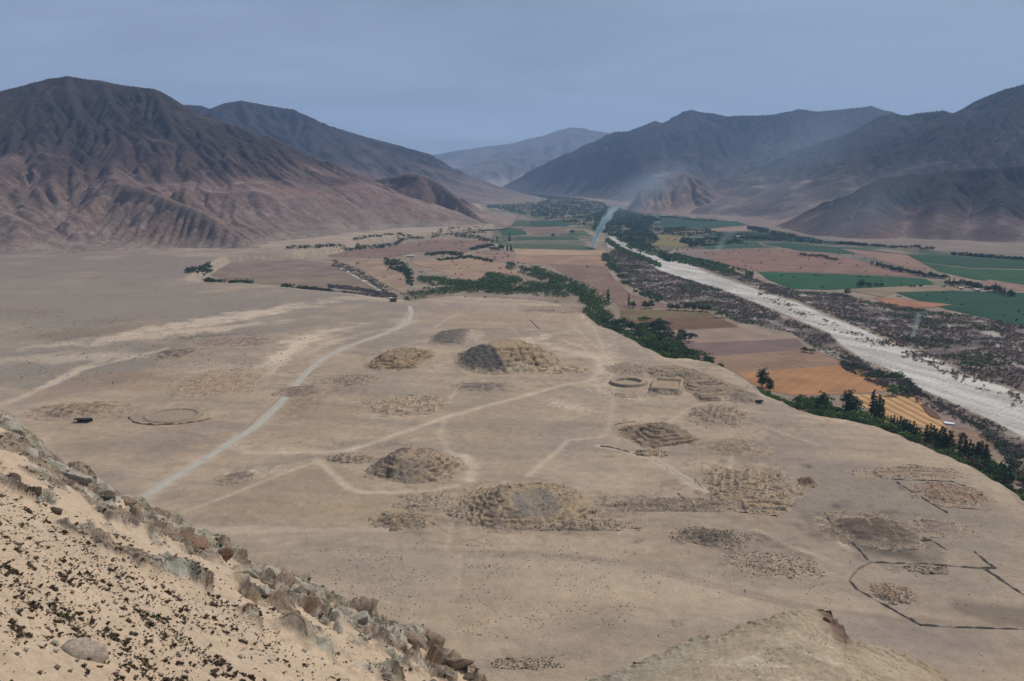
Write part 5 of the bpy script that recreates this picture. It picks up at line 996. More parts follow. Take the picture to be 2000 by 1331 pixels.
for nm, lab, cx, cy, rx, ry, ro, H, ce, de, wh, c1, c2, sd_, ns in SMALL:
    ruin(nm, lab, 'ruin' if 'dwell' in nm else 'rubble', cx, cy, rx, ry, ro, H, n=2.4, plat=.3 if sd_ != 126 else .04, cells=ce, dens=de, wh=wh, col=c1, col2=c2, seed=sd_, res=.75, rough=.45, stones=ns, ssz=.38, edge_n=.55, soft=.2)
# --- dry stone field walls
def stone_wall(label, pts, w=1.5, h=1.1, seed=1, col=(.29, .235, .18)):
    P = T(*np.array(pts, float).T)[:, :2]; L = np.concatenate([[0], np.cumsum(np.hypot(*np.diff(P, axis=0).T))]); n = max(8, int(L[-1]/.9)); t = np.linspace(0, L[-1], n)
    x = np.interp(t, L, P[:, 0]); y = np.interp(t, L, P[:, 1]); k = 9
    for _ in range(3): x[1:-1] = (x[:-2]+2*x[1:-1]+x[2:])/4; y[1:-1] = (y[:-2]+2*y[1:-1]+y[2:])/4
    x = x+.35*fbm(t/6, t*0, 2, seed); y = y+.35*fbm(t/6, t*0+5, 2, seed)
    dx, dy = np.gradient(x), np.gradient(y); l = np.hypot(dx, dy); nx, ny = -dy/l, dx/l
    prof = [(-1.1, -.3), (-.75, .35), (-.5, .8), (-.2, 1.0), (.2, 1.0), (.5, .8), (.75, .35), (1.1, -.3)]
    V_ = []
    for a, b in prof:
        w_ = w*.6
        hh = .62*h*b*(1+.45*fbm(t/1.6, t*0+a*3, 3, seed+3)) ; hh = hh*np.clip(.9+2.2*fbm(t/7, t*0, 2, seed+5), -.1, 1.2) if b > 0 else hh
        ww = w_*a*.5*(1+.25*fbm(t/2, t*0+a, 2, seed+7)); X = x+nx*ww; Y = y+ny*ww; V_.append(np.stack([X, Y, gz(X, Y)+hh], -1))
    Vv = np.stack(V_, 1); c = np.array(col)*(1+.35*fbm(Vv[..., 0]/1.2, Vv[..., 1]/1.2+Vv[..., 2], 3, seed+9))[..., None]
    o = mesh_np('stone_wall', Vv.reshape(-1, 3), grid_faces(n, len(prof)), STONE, col=np.clip(c.reshape(-1, 3), .03, .6), smooth=False)
    tag(o, label, 'wall', 'dry stone walls on the terrace')
stone_wall('dark stone wall bounding the left side of the plot with red rubble', [(1742,936),(1770,955),(1800,972),(1830,990),(1850,1002)], 2.2, 1.3, 1)
stone_wall('straight low wall along the top of the plot with red rubble', [(1744,937),(1800,939),(1862,942),(1885,950)], 1.6, 1.0, 2)
stone_wall('thick dark wall descending past the large dark brown mound to the wall junction', [(1612,1004),(1640,1048),(1672,1066),(1688,1085),(1701,1099)], 3.2, 1.7, 3)
stone_wall('hooked wall curving left and down from the wall junction to the lower corner', [(1701,1099),(1676,1112),(1659,1133),(1672,1150),(1702,1168),(1745,1192),(1778,1210),(1800,1222)], 2.2, 1.3, 4)
stone_wall('lowest stone wall running level to the right edge', [(1800,1222),(1856,1225),(1930,1228),(2010,1230),(2080,1233)], 1.7, 1.1, 5)
stone_wall('level wall running right from the wall junction to the crossing', [(1701,1099),(1760,1101),(1820,1103),(1880,1108),(1944,1111)], 2.0, 1.2, 6)
stone_wall('broad level bank closing the bottom of the large dark brown mound', [(1660,1053),(1720,1056),(1780,1057),(1818,1056)], 3.4, 1.3, 7, (.17, .14, .11))
stone_wall('short diagonal wall ending at the crossing near the right edge', [(1904,1078),(1924,1096),(1944,1111)], 2.2, 1.3, 8)
stone_wall('diagonal wall running from the crossing down to the right edge', [(1922,1112),(1960,1136),(2004,1165),(2040,1188)], 2.4, 1.4, 9)
stone_wall('short inner wall between the dark bank and the level wall', [(1728,1076),(1760,1076),(1792,1074)], 1.8, .9, 10)
stone_wall('long thin wall tracing the right side of the dark mound plot', [(1735,1020),(1780,1040),(1830,1062),(1850,1075)], 1.4, .8, 11)
stone_wall('L shaped wall stub at the left end of the ochre courts', [(1325,965),(1340,978),(1350,985)], 1.6, 1.2, 12, (.27, .21, .15))
stone_wall('bent wall ring remains around the lower front of the faint round plaza', [(252,816),(262,826),(300,831),(350,829),(395,823),(412,818)], 2.2, 1.6, 13, (.27, .19, .125))
stone_wall('short thick wall between dark stone scatter and pale rooms', [(672,754),(692,751),(710,749)], 2.6, 1.5, 14)
stone_wall('narrow straight wall on the slope behind the largest pyramid', [(1036,626),(1046,636),(1054,643)], 3.0, 1.5, 15)
stone_wall('curving low wall left of the square stepped pyramid', [(1172,872),(1200,876),(1230,884),(1262,892)], 1.6, 1.0, 16, (.27, .21, .15))
stone_wall('wall line closing the ground above the square stepped pyramid', [(1202,830),(1222,826),(1240,824)], 1.4, .9, 17, (.25, .2, .15))
# --- roads
def strip_mesh(name, label, pts, w, mat, plane='T', off=.12, kind='structure'):
    A = np.array(pts, float); P = (T(*A.T) if plane == 'T' else V(*A.T))[:, :2]; L = np.concatenate([[0], np.cumsum(np.hypot(*np.diff(P, axis=0).T))]); n = int(L[-1]/2.5); t = np.linspace(0, L[-1], n)
    x = np.interp(t, L, P[:, 0]); y = np.interp(t, L, P[:, 1])
    for _ in range(60): x[1:-1] = (x[:-2]+2*x[1:-1]+x[2:])/4; y[1:-1] = (y[:-2]+2*y[1:-1]+y[2:])/4
    dx, dy = np.gradient(x), np.gradient(y); l = np.hypot(dx, dy); nx, ny = -dy/l, dx/l; rows = []
    for k, a in enumerate((-1, -.6, -.2, .2, .6, 1)):
        ww = w*.5*a*(1+.34*fbm(t/6, t*0+k, 4, 3)*(abs(a) == 1)); X = x+nx*ww; Y = y+ny*ww; rows.append(np.stack([X, Y, gz(X, Y)+off*(1 if abs(a) < 1 else .35)], -1))
    Vv = np.stack(rows, 1); return tag(mesh_np(name, Vv.reshape(-1, 3), grid_faces(n, 6), mat), label, None, None, kind)
road_m = mat_plain('gravel_road', (.49, .45, .375), (.40, .36, .295), .12, bump=.3)
strip_mesh('road', 'pale gravel road crossing the desert terrace', [(225,1012),(285,968),(330,940),(400,897),(450,865),(490,840),(530,806),(570,762),(605,722),(640,694),(690,673),(740,656),(780,640),(798,626),(804,612),(800,598)], 6.2, road_m)
strip_mesh('road', 'pale dirt road between the fields and the dry gully', [(652,516),(690,538),(730,560),(768,586)], 7.0, mat_plain('pale_dirt', (.60, .55, .48), (.46, .40, .33), .1), 'V', .9)
strip_mesh('path', 'thin visitors path leading down past the room ruins', [(1262,888),(1290,902),(1320,920),(1350,940),(1385,958)], 3.0, mat_plain('path_dust', (.50, .415, .325), (.44, .36, .28), .2))
# --- shelters, hut, people, small things
DARKW = mat_plain('dark_roof', (.035, .032, .03), (.02, .018, .018), 1.0); WOOD = mat_plain('weathered_pole', (.14, .105, .08), (.09, .07, .05), 2.0); MUD = mat_plain('mud_wall', (.34, .25, .175), (.26, .19, .13), .8)
def boxes(lst):
    V_, F_ = [], []
    for (x0, x1, y0, y1, z0, z1) in lst:
        k = len(V_); V_ += [(x0,y0,z0),(x1,y0,z0),(x1,y1,z0),(x0,y1,z0),(x0,y0,z1),(x1,y0,z1),(x1,y1,z1),(x0,y1,z1)]
        F_ += [(k,k+3,k+2,k+1),(k+4,k+5,k+6,k+7),(k,k+1,k+5,k+4),(k+1,k+2,k+6,k+5),(k+2,k+3,k+7,k+6),(k+3,k,k+4,k+7)]
    return V_, F_
def shelter(label, px, py, L, D, h, rz=0):
    p = T(px, py)[0]; o = empty('shade_shelter', tuple(p), rz); tag(o, label, 'shelter')
    # gently humped cloth roof with overhang
    us = np.linspace(-L/2, L/2, 15); vs = np.linspace(-D/2, D/2, 7); U, W = np.meshgrid(us, vs); Z = h+.35*(1-(2*W/D)**2)-.08*np.abs(np.sin(U/L*math.pi*4))
    top = np.stack([U, W, Z], -1).reshape(-1, 3); f = grid_faces(7, 15); n = len(top); Vv = np.concatenate([top, top-[0, 0, .12]]); rim = [(i) for i in range(15)]+[15*r+14 for r in range(1, 7)]+[90+i for i in range(13, -1, -1)]+[15*r for r in range(5, 0, -1)]
    fs = [tuple(q) for q in f.tolist()]+[tuple(q+n for q in reversed(t)) for t in f.tolist()]+[(rim[i], rim[(i+1) % len(rim)], rim[(i+1) % len(rim)]+n, rim[i]+n) for i in range(len(rim))]
    mesh_np('roof', Vv, fs, DARKW, o)
    k = max(2, int(L/4)+1)
    for x in np.linspace(-L/2+.3, L/2-.3, k):
        for y in (-D/2+.3, D/2-.3): v, f = boxes([(x-.09, x+.09, y-.09, y+.09, -.3, h)]); mesh_np('post', np.array(v), f, WOOD, o, smooth=False)
    v, f = boxes([(-L/2+.4, L/2-.4, D/2-.2, D/2-.1, -.2, h*.9)]); mesh_np('back_screen', np.array(v), f, DARKW, o, smooth=False)
shelter('long low black shade roof below the left ruin heap', 163, 825, 12.0, 5.0, 2.6)
shelter('small black shelter standing alone near the terrace edge', 1483, 788, 6.0, 3.6, 2.4)
shelter('black shade roof over a pit at the lower left foot of the nearest pyramid', 972, 1025, 7.0, 3.6, 1.8, .2)
shelter('dark little shade roof in front of the sandy front ramp', 784, 936, 4.5, 2.6, 2.0)
def hut(label, px, py):
    p = T(px, py)[0]; o = empty('hut', tuple(p), .2); tag(o, label, 'hut')
    v, f = boxes([(-4.5, 4.5, -3, -2.7, -.3, 3.2), (-4.5, 4.5, 2.7, 3, -.3, 3.2), (-4.5, -4.2, -2.7, 2.7, -.3, 3.2), (4.2, 4.5, -2.7, 2.7, -.3, 3.2)]); mesh_np('wall', np.array(v), f, MUD, o, smooth=False)
    Vv = [(-5.3,-4,3.0),(5.3,-4,3.0),(5.3,4,3.0),(-5.3,4,3.0),(-4.6,0,5.2),(4.6,0,5.2),(-5.3,-4,3.3),(5.3,-4,3.3),(5.3,4,3.3),(-5.3,4,3.3)]
    mesh_np('roof', np.array(Vv), [(0,3,2,1),(6,7,5,4),(8,9,4,5),(9,6,4),(7,8,5),(0,1,7,6),(1,2,8,7),(2,3,9,8),(3,0,6,9)], DARKW, o, smooth=False)
    v, f = boxes([(-.6, .6, -3.06, -2.98, -.1, 2.2)]); mesh_np('door', np.array(v), f, WOOD, o, smooth=False)
    for x in (-2.9, 2.2): v, f = boxes([(x, x+.9, -3.05, -2.98, 1.1, 2.0)]); mesh_np('window', np.array(v), f, DARKW, o, smooth=False)
hut('dark roofed hut at the far end of the gravel road', 768, 590)
def house(label, px, py, w, d, h, col, rz=0, plane='V', roofc=(.55, .52, .48)):
    p = V(px, py)[0]; o = empty('farm_house', (p[0], p[1], ZV+.1), rz); tag(o, label, 'house'); m = mat_plain('plaster', col, tuple(x*.85 for x in col), .6)
    v, f = boxes([(-w/2, w/2, -d/2, d/2, -.5, h)]); mesh_np('wall', np.array(v), f, m, o, smooth=False)
    Vv = [(-w/2-.5,-d/2-.5,h+.02),(w/2+.5,-d/2-.5,h+.02),(w/2+.5,d/2+.5,h+1.2),(-w/2-.5,d/2+.5,h+1.2),(-w/2-.5,-d/2-.5,h+.2),(w/2+.5,-d/2-.5,h+.2),(w/2+.5,d/2+.5,h+1.4),(-w/2-.5,d/2+.5,h+1.4)]
    mesh_np('roof', np.array(Vv), [(0,3,2,1),(4,5,6,7),(0,1,5,4),(1,2,6,5),(2,3,7,6),(3,0,4,7)], mat_plain('sheet_roof', roofc, tuple(x*.8 for x in roofc), .8), o, smooth=False)
    v, f = boxes([(-.6, .6, -d/2-.05, -d/2+.02, 0, 2.1)]); mesh_np('door', np.array(v), f, WOOD, o, smooth=False)
    for x in (-w*.35, w*.25): v, f = boxes([(x, x+1, -d/2-.04, -d/2+.02, 1, 2)]); mesh_np('window', np.array(v), f, DARKW, o, smooth=False)
house('tiny pale farmhouse at the edge of the green field far right of the smoke', 1443, 465, 16, 8, 5, (.62, .58, .52), .1)
house('white walled farmhouse among the dark trees near the right edge', 1908, 570, 9, 5, 3.5, (.65, .62, .58), .3)
house('small white house in the tree clump of the right hand farmstead', 1877, 566, 6, 4, 3.2, (.68, .65, .6), -.2)
house('pale house at the foot of the lone brown hill, left one', 1296, 424, 30, 14, 7, (.55, .50, .45), 0)
house('pale house at the foot of the lone brown hill, middle one', 1310, 423, 26, 12, 6, (.62, .58, .52), .2)
house('bright white house at the foot of the lone brown hill, right one', 1354, 428, 24, 14, 6, (.75, .73, .70), 0)
house('pale shed beside the green woods right of the riverbed head', 1283, 437, 22, 10, 5, (.6, .58, .55), 0)
house('small whitish farm shed by the curved tree line in the middle valley', 802, 503, 18, 9, 4, (.66, .60, .52), 0)
house('small pale shed among trees left of the green strips', 962, 486, 12, 7, 4, (.6, .54, .47), 0)
# flat white sheet lying at the end of the golden field
P = V(*np.array([(1841,826),(1862,829),(1866,832),(1846,830)], float).T); P = np.concatenate([P+[0, 0, 1.3], P+[0, 0, .5]])
tag(mesh_np('plastic_sheet', P, [(0,1,2,3),(7,6,5,4),(0,4,5,1),(1,5,6,2),(2,6,7,3),(3,7,4,0)], mat_plain('white_plastic', (.85, .84, .82), (.78, .77, .75), .5, rough=.5), smooth=False), 'flat bright white sheet lying at the lower end of the golden field', 'sheet')
def person(label, px, py, h=1.72, rz=0, top=(.03, .03, .04), legs=(.05, .05, .07), plane=None):
    p = T(px, py)[0]; k = h/1.72
    J = {'pel':(0,0,.95,.14),'chest':(0,-.02,1.28,.17),'neck':(0,-.01,1.48,.065),'head':(0,.01,1.60,.10),'crown':(0,0,1.69,.07),'lsh':(-.19,0,1.40,.06),'lel':(-.26,.02,1.13,.045),'lha':(-.25,.10,.90,.035),'rsh':(.19,0,1.40,.06),'rel':(.27,-.02,1.13,.045),'rha':(.26,.06,.88,.035),
      'lhip':(-.10,0,.90,.09),'lkn':(-.12,.10,.50,.06),'lan':(-.12,.02,.08,.045),'lto':(-.12,.20,.03,.04),'rhip':(.10,0,.90,.09),'rkn':(.12,0,.50,.06),'ran':(.12,-.16,.10,.045),'rto':(.12,.0,.03,.04)}
    E = [('pel','chest'),('chest','neck'),('neck','head'),('head','crown'),('chest','lsh'),('lsh','lel'),('lel','lha'),('chest','rsh'),('rsh','rel'),('rel','rha'),('pel','lhip'),('lhip','lkn'),('lkn','lan'),('lan','lto'),('pel','rhip'),('rhip','rkn'),('rkn','ran'),('ran','rto')]
    names = list(J); me = bpy.data.meshes.new('person'); me.from_pydata([tuple(c*k for c in J[n][:3]) for n in names], [(names.index(a), names.index(b)) for a, b in E], [])
    o = bpy.data.objects.new('person', me); COL.objects.link(o); o.location = tuple(p); o.rotation_euler = (0, 0, rz)
    mod = o.modifiers.new('skin', 'SKIN')
    if not me.skin_vertices: me.skin_vertices.new()
    for i, n in enumerate(names): me.skin_vertices[0].data[i].radius = (J[n][3]*k,)*2
    me.skin_vertices[0].data[0].use_root = True
    s = o.modifiers.new('sub', 'SUBSURF'); s.levels = 1; s.render_levels = 1
    m = bpy.data.materials.new('clothing'); m.use_nodes = True; nt = m.node_tree; b = nt.nodes['Principled BSDF']; tc = nt.nodes.new('ShaderNodeTexCoord'); sp = nt.nodes.new('ShaderNodeSeparateXYZ'); nt.links.new(tc.outputs['Object'], sp.inputs[0])
    cr = nt.nodes.new('ShaderNodeValToRGB'); cr.color_ramp.interpolation = 'CONSTANT'; e = cr.color_ramp.elements; mr = nt.nodes.new('ShaderNodeMath'); mr.operation = 'DIVIDE'; mr.inputs[1].default_value = 1.8*k; nt.links.new(sp.outputs[2], mr.inputs[0]); nt.links.new(mr.outputs[0], cr.inputs[0])
    e[0].position = 0; e[0].color = (*legs, 1); e[1].position = .53; e[1].color = (*top, 1); q = e.new(.83); q.color = (.30, .18, .12, 1); q = e.new(.90); q.color = (.02, .015, .012, 1); nt.links.new(cr.outputs[0], b.inputs['Base Color']); me.materials.append(m)
    tag(o, label, 'person')
person('person in dark clothes walking alone on the faint track in the foreground plain', 1455, 1158, 1.85, .6)
person('person in black on the thin visitors path, nearest to the room ruins', 1303, 917, 1.8, 1.2)
person('person in dark clothes higher on the thin visitors path', 1281, 902, 1.8, 1.0)
person('person in brown standing at the upper end of the thin visitors path', 1271, 893, 1.8, -.6, (.10, .05, .03))
person('person in pale clothes on the sandy front of the ramp pyramid', 762, 958, 1.8, .2, (.75, .74, .72), (.6, .58, .55))
# --- scattered stones on the plain
def scatter(label, polys, n, sz, mat, seed, name='gravel'):
    r = np.random.default_rng(seed); out = []
    for pp in polys:
        W = T(*np.array(pp, float).T)[:, :2]; a, b = W.min(0), W.max(0); q = r.uniform(a, b, (n*6//len(polys), 2)); q = q[inpoly(q[:, 0], q[:, 1], [tuple(w) for w in W])]; q = q[fbm(q[:, 0]/22, q[:, 1]/22, 3, seed) > -.12]; out.append(q[:n//len(polys)])
    q = np.concatenate(out); v, f = rocks(len(q), np.column_stack([q, gz(q[:, 0], q[:, 1])+sz*.15]), sz, seed); tag(mesh_np(name, v, f, mat, smooth=False), label, None, None, 'stuff')
DST = mat_plain('desert_stone', (.18, .14, .11), (.11, .085, .068), .8)
scatter('small dark stones strewn over the plain in front of the nearest pyramid', [[(560,1080),(900,1050),(1250,1075),(1300,1140),(1180,1260),(900,1240),(700,1180)]], 900, .32, DST, 301)
scatter('sparse stones across the open foreground plain', [[(900,1180),(1500,1120),(2000,1240),(2000,1331),(1000,1331)], [(1300,1060),(1650,1150),(1600,1200),(1250,1150)]], 340, .26, DST, 302)
scatter('stones strewn over the middle of the terrace', [[(480,880),(700,700),(1150,620),(1400,760),(1650,900),(1900,1000),(1300,1040),(700,960)]], 900, .34, DST, 303)
scatter('stones on the far left plain', [[(20,600),(420,620),(620,660),(500,780),(250,760),(30,740)]], 600, .75, DST, 304)
scatter('stones and dry tufts on the right hand plain', [[(1560,880),(1860,900),(2000,1000),(2000,1210),(1700,1220),(1620,1000)]], 500, .3, DST, 305)
# ------------------------------------------------------------------ shrubs and boulders of the near slope
def on_slope(px, py):
    p = fplane(np.array([px, px]), np.array([py, py])); u = p @ EU; v = p @ EV; d, rm, _, _ = fore_disp(np.array([px, px]), np.array([py, py]), u, v); q = p+FN*(d*min(max(.4+px/900, .5), 1))[:, None]
    return q[0]
TILL = [mat_plain('dark_shrub', (.27, .21, .155), (.14, .11, .08), 6.0, var=.25), mat_plain('olive_shrub', (.30, .27, .16), (.16, .14, .09), 6.0, var=.2), mat_plain('green_shrub', (.13, .15, .07), (.06, .07, .035), 6.0, var=.2)]
def shrub_mesh(seed, mat):
    """cushion of stiff narrow leaves in several tufts"""
    r = np.random.default_rng(seed); VV, FF = [], []; k = 0; nt = int(r.integers(4, 8))
    for _ in range(nt):
        c = np.array([r.normal()*.45, r.normal()*.34, .05]); n = 34; s = r.uniform(.32, .6)
        d = r.normal(size=(n, 3)); d[:, 2] = np.abs(d[:, 2])*.8+.15; d /= np.linalg.norm(d, axis=1)[:, None]; L = s*r.uniform(.55, 1.1, n)[:, None]
        t = np.cross(d, r.normal(size=(n, 3))); t /= np.linalg.norm(t, axis=1)[:, None]; w = .09*s/.45
        a = c+d*L*.12; m = c+d*L*.6+[0, 0, .03]; e = c+d*L
        q = np.stack([a-t*w*.6, a+t*w*.6, m+t*w, m-t*w, e], 1).reshape(-1, 3); VV.append(q)
        b = k+np.arange(n)*5; FF += [(i, i+1, i+2, i+3) for i in b.tolist()]+[(i+3, i+2, i+4) for i in b.tolist()]; k += n*5
    return mesh_np('shrub_source', np.concatenate(VV), FF, mat, smooth=False)
SH = []
for i in range(9):
    o = shrub_mesh(700+i, TILL[0 if i < 6 else (1 if i < 8 else 2)]); SH.append(o.data); bpy.data.objects.remove(o)
def shrubs():
    r = np.random.default_rng(91); n = 90000; px = r.uniform(-60, 860, n); py = r.uniform(860, 1360, n); d = py-ridge_y(px)
    P = fplane(px, py); u = P @ EU; v = P @ EV; dep = P[:, 1]
    # equal density on the slope itself: thin out by projected area (depth cubed)
    w = np.where((dep > 5) & (dep < 70) & (d > 0), np.clip(dep/45, 0, 1.2)**1.7, 0)
    a = u*.83+v*.55; b = -u*.55+v*.83
    dens = sstep(-.2, .35, fbm(a/13, b/2.2, 4, 801))*.70 + .10
    dens *= sstep(np.interp(px, [0, 250, 500, 800], [100, 90, 66, 45]), np.interp(px, [0, 250, 500, 800], [140, 125, 110, 80]), d)
    # gaps and drifts seen in the photo
    for cx, cy, rx, ry, k in ((150,1290,90,60,.97),(60,1325,110,40,.95),(620,1290,90,60,.85),(250,1190,40,30,.8),(560,1240,80,30,.6),(30,950,60,20,.5),(430,1180,60,20,.3),(720,1300,60,50,.6)): dens *= 1-k*np.exp(-(((px-cx)/rx)**2+((py-cy)/ry)**2)**1.5)
    for cx, cy, rx, ry in ((40,1240,60,26),(75,1190,70,20),(270,1180,60,60),(330,1230,70,40),(100,1250,30,14),(250,1300,50,26),(210,1240,20,14),(360,1290,60,30),(120,1090,50,50),(200,1130,60,40)): dens += .30*np.exp(-(((px-cx)/rx)**2+((py-cy)/ry)**2))
    rm = rock_mask(px, py, u, v); ok = r.uniform(0, 1, n) < dens*w*.62*(1-.6*rm)
    px, py, dep = px[ok], py[ok], dep[ok]; s = r.lognormal(math.log(.088), .50, len(px)); s = np.clip(s, .04, .28)
    print('shrubs', len(px))
    big = np.argsort(-(s/dep)); N = min(300, len(px)); V_all, F_all, k = [], [], 0
    for j, i in enumerate(big[:8000]):
        q = on_slope(px[i], py[i]); kind = int(r.integers(6)) if r.uniform() < .86 else (int(r.integers(6, 8)) if r.uniform() < .75 else 8); az = r.uniform(0, 6.28)
        if j < N:
            o = bpy.data.objects.new('shrub', SH[kind]); COL.objects.link(o); o.location = tuple(q-FN*.02); o.rotation_euler = (R(16), R(22), az); o.scale = (s[i],)*3
            zs = [((40, 1240), 'at the left edge above the bottom corner'), ((90, 1190), 'in the dark patch left of the tawny boulder'), ((152, 1240), 'just above the tawny boulder'), ((240, 1290), 'right of the tawny boulder'), ((60, 1060), 'on the left edge under the black rocks'),
                  ((180, 1080), 'on the upper sand below the greenish scree'), ((280, 1150), 'in the dense dark diagonal drift'), ((300, 1250), 'at the foot of the dense dark drift'), ((400, 1190), 'below the dark ledge rocks'), ((430, 1290), 'at the bottom edge under the dark ledges'), ((330, 1080), 'beside the dark shaded ledge'),
                  ((540, 1260), 'near the dark narrow outcrops'), ((620, 1310), 'at the bottom edge below the pale outcrop'), ((720, 1300), 'on the narrow sand end near the crest foot'), ((120, 1140), 'on the open left sand')]
            zone = min(zs, key=lambda t: (t[0][0]-px[i])**2+(t[0][1]-py[i])**2)[1]; sz = 'large' if s[i] > .24 else ('middling' if s[i] > .17 else 'small')
            colr = 'dark spiky cushion shrub' if kind < 6 else ('olive brown cushion shrub' if kind < 8 else 'green cushion shrub')
            tag(o, f'{sz} {colr} {zone}', 'shrub', f'{sz} {colr}s {zone}')
        else:
            c = np.empty(len(SH[kind].vertices)*3, np.float32); SH[kind].vertices.foreach_get('co', c); c = c.reshape(-1, 3)[:34*5*3]*s[i]
            ca, sa = math.cos(az), math.sin(az); c = np.stack([c[:, 0]*ca-c[:, 1]*sa, c[:, 0]*sa+c[:, 1]*ca, c[:, 2]], -1)+q
            b = k+np.arange(34*3)*5; V_all.append(c); F_all.append(np.stack([b, b+1, b+2, b+3], -1)); k += len(c)
    if V_all: tag(mesh_np('shrubbery', np.concatenate(V_all), np.concatenate(F_all), TILL[0], smooth=False), 'countless smaller dark cushion shrubs dotting the near sand slope', None, None, 'stuff')
shrubs()
def boulder(label, px, py, size, seed, col, sq=(1, .8, .7), knoll=False, grp=None, rot=None, name='boulder'):
    """size is the width in photo pixels"""
    q = knoll_pt(np.array([float(px)]), np.array([float(py)]))[0][0] if knoll else on_slope(px, py)
    dep = np.linalg.norm(q-CAM); s = size*dep/F*.5; r = np.random.default_rng(seed); n = 5
    a = np.linspace(0, 2*np.pi, 30)[:-1]; t = np.linspace(0, np.pi, 18); A, Tt = np.meshgrid(a, t); d = np.stack([np.cos(A)*np.sin(Tt), np.sin(A)*np.sin(Tt), np.cos(Tt)], -1)
    # cut by random planes for flat broken faces
    rad = np.ones(A.shape)*1.15
    for _ in range(22):
        nn = r.normal(size=3); nn /= np.linalg.norm(nn); dd = d @ nn; rad = np.where(dd > .05, np.minimum(rad, r.uniform(.52, .9)/np.maximum(dd, .05)), rad)
    rad = rad*(1+.07*fbm(A*1.5, Tt*2, 3, seed)); Vv = d*rad[..., None]*np.array(sq)*s
    nr, nc = A.shape; i = np.arange(nr-1)[:, None]*nc+np.arange(nc)[None]; j = np.arange(nr-1)[:, None]*nc+(np.arange(nc)[None]+1) % nc
    Fc = np.stack([i, i+nc, j+nc, j], -1).reshape(-1, 4); c = np.array(col)*(1+.35*fbm(A*2.2, Tt*3, 4, seed+1))[..., None]
    o = mesh_np(name, Vv.reshape(-1, 3), Fc, BM, col=np.clip(c.reshape(-1, 3), .02, .7), smooth=False); o.location = tuple(q); o.rotation_euler = rot or tuple(r.uniform(-.5, .5, 2))+(r.uniform(0, 6.28),)
    return tag(o, label, 'rock' if name != 'boulder' else 'boulder', grp)
BM = mat_attr('boulder_rock', n_scale=(1.5, 6, 25), n_amt=(.14, .2, .16), bump=(7, .08), bumpstr=.9)
BR = (.27, .20, .145); RU = (.24, .15, .105); GR = (.40, .36, .29); GN = (.35, .335, .26); DK = (.12, .095, .075)
boulder('large rounded tawny boulder half buried in sand, bottom left corner', 152, 1274, 84, 1, (.40, .33, .26), (1.1, .95, .62), rot=(.5, .3, .6))
for i, a in enumerate([
 (385,1072,56,RU,'rust brown block wedged in the crest, biggest of the rusty rocks'),(432,1094,50,RU,'rust brown slab just right of the biggest rusty block'),(330,1052,46,BR,'tall brown cleft block above the sandy notch of the crest'),
 (268,1010,44,BR,'brown rock head where the gravel road meets the crest'),(300,1028,36,DK,'dark rock below the brown rock head on the crest'),(548,1140,60,BR,'long brown slab tilted on the crest above the sand bowl'),(575,1162,40,DK,'dark rock under the lower end of the long brown slab'),
 (628,1170,50,GN,'greenish rock in the pale green outcrop of the crest'),(700,1212,54,GN,'pale green rock bulge low on the crest'),(742,1228,50,BR,'brown grooved rock on top of the pale green outcrop'),(802,1262,62,BR,'big dark jointed rock near the lower end of the crest'),
 (838,1276,56,BR,'brown rock leaning right of the dark jointed rock'),(885,1308,54,BR,'squarish brown rock ending the crest at the bottom'),(912,1326,36,DK,'small dark rock at the very foot of the crest'),(20,842,44,GN,'green grey rock at the left frame edge on the crest'),
 (62,880,50,GR,'grey rock lump high on the crest at the left'),(108,910,46,GN,'green grey rock next to the grey lump on the crest'),(150,934,52,GR,'grey crag in the middle of the upper crest'),(205,970,54,GR,'grey rock hump above the greenish scree'),(240,985,40,BR,'brown weathered rock left of the road end'),
 (20,950,42,DK,'almost black jagged rock on the left frame edge'),(62,972,40,DK,'almost black rock second in the dark band at left'),(105,1000,34,DK,'almost black rock at the right end of the dark band'),(222,1050,30,DK,'dark flat rock below the greenish scree'),(350,1110,34,DK,'dark shaded ledge rock in the upper sand'),
 (395,1125,28,DK,'dark ledge rock continuing to the lower right'),(480,1120,40,GR,'grey green rock on the crest right of the rusty slabs'),(510,1165,34,GR,'grey rock patch under the long brown slab'),(500,1200,30,DK,'dark narrow outcrop low in the sand below the slab'),(560,1232,26,DK,'dark narrow outcrop farther down the same line'),
 (660,1230,40,GR,'bluish grey slab beside the pale sand patch'),(590,1225,30,BR,'brown splinter rock above the speckled sand')]):
    boulder(a[4], a[0], a[1], a[2]*.92, 20+i, a[3], (1.35, .75, .62))
for i, a in enumerate([(1245,1303,30,'dark boulder perched on the left shoulder of the knoll'),(1268,1290,22,'smaller dark boulder just above the perched one'),(1640,1236,20,'reddish rock capping the right side of the knoll top'),(1615,1212,22,'rust coloured rock on the very top of the knoll'),(1652,1250,12,'small red rock below the cap on the right flank')]):
    boulder(a[3], a[0], a[1]+2, a[2], 80+i, (DK, DK, RU, RU, RU)[i], (1, .8, .8), knoll=True)
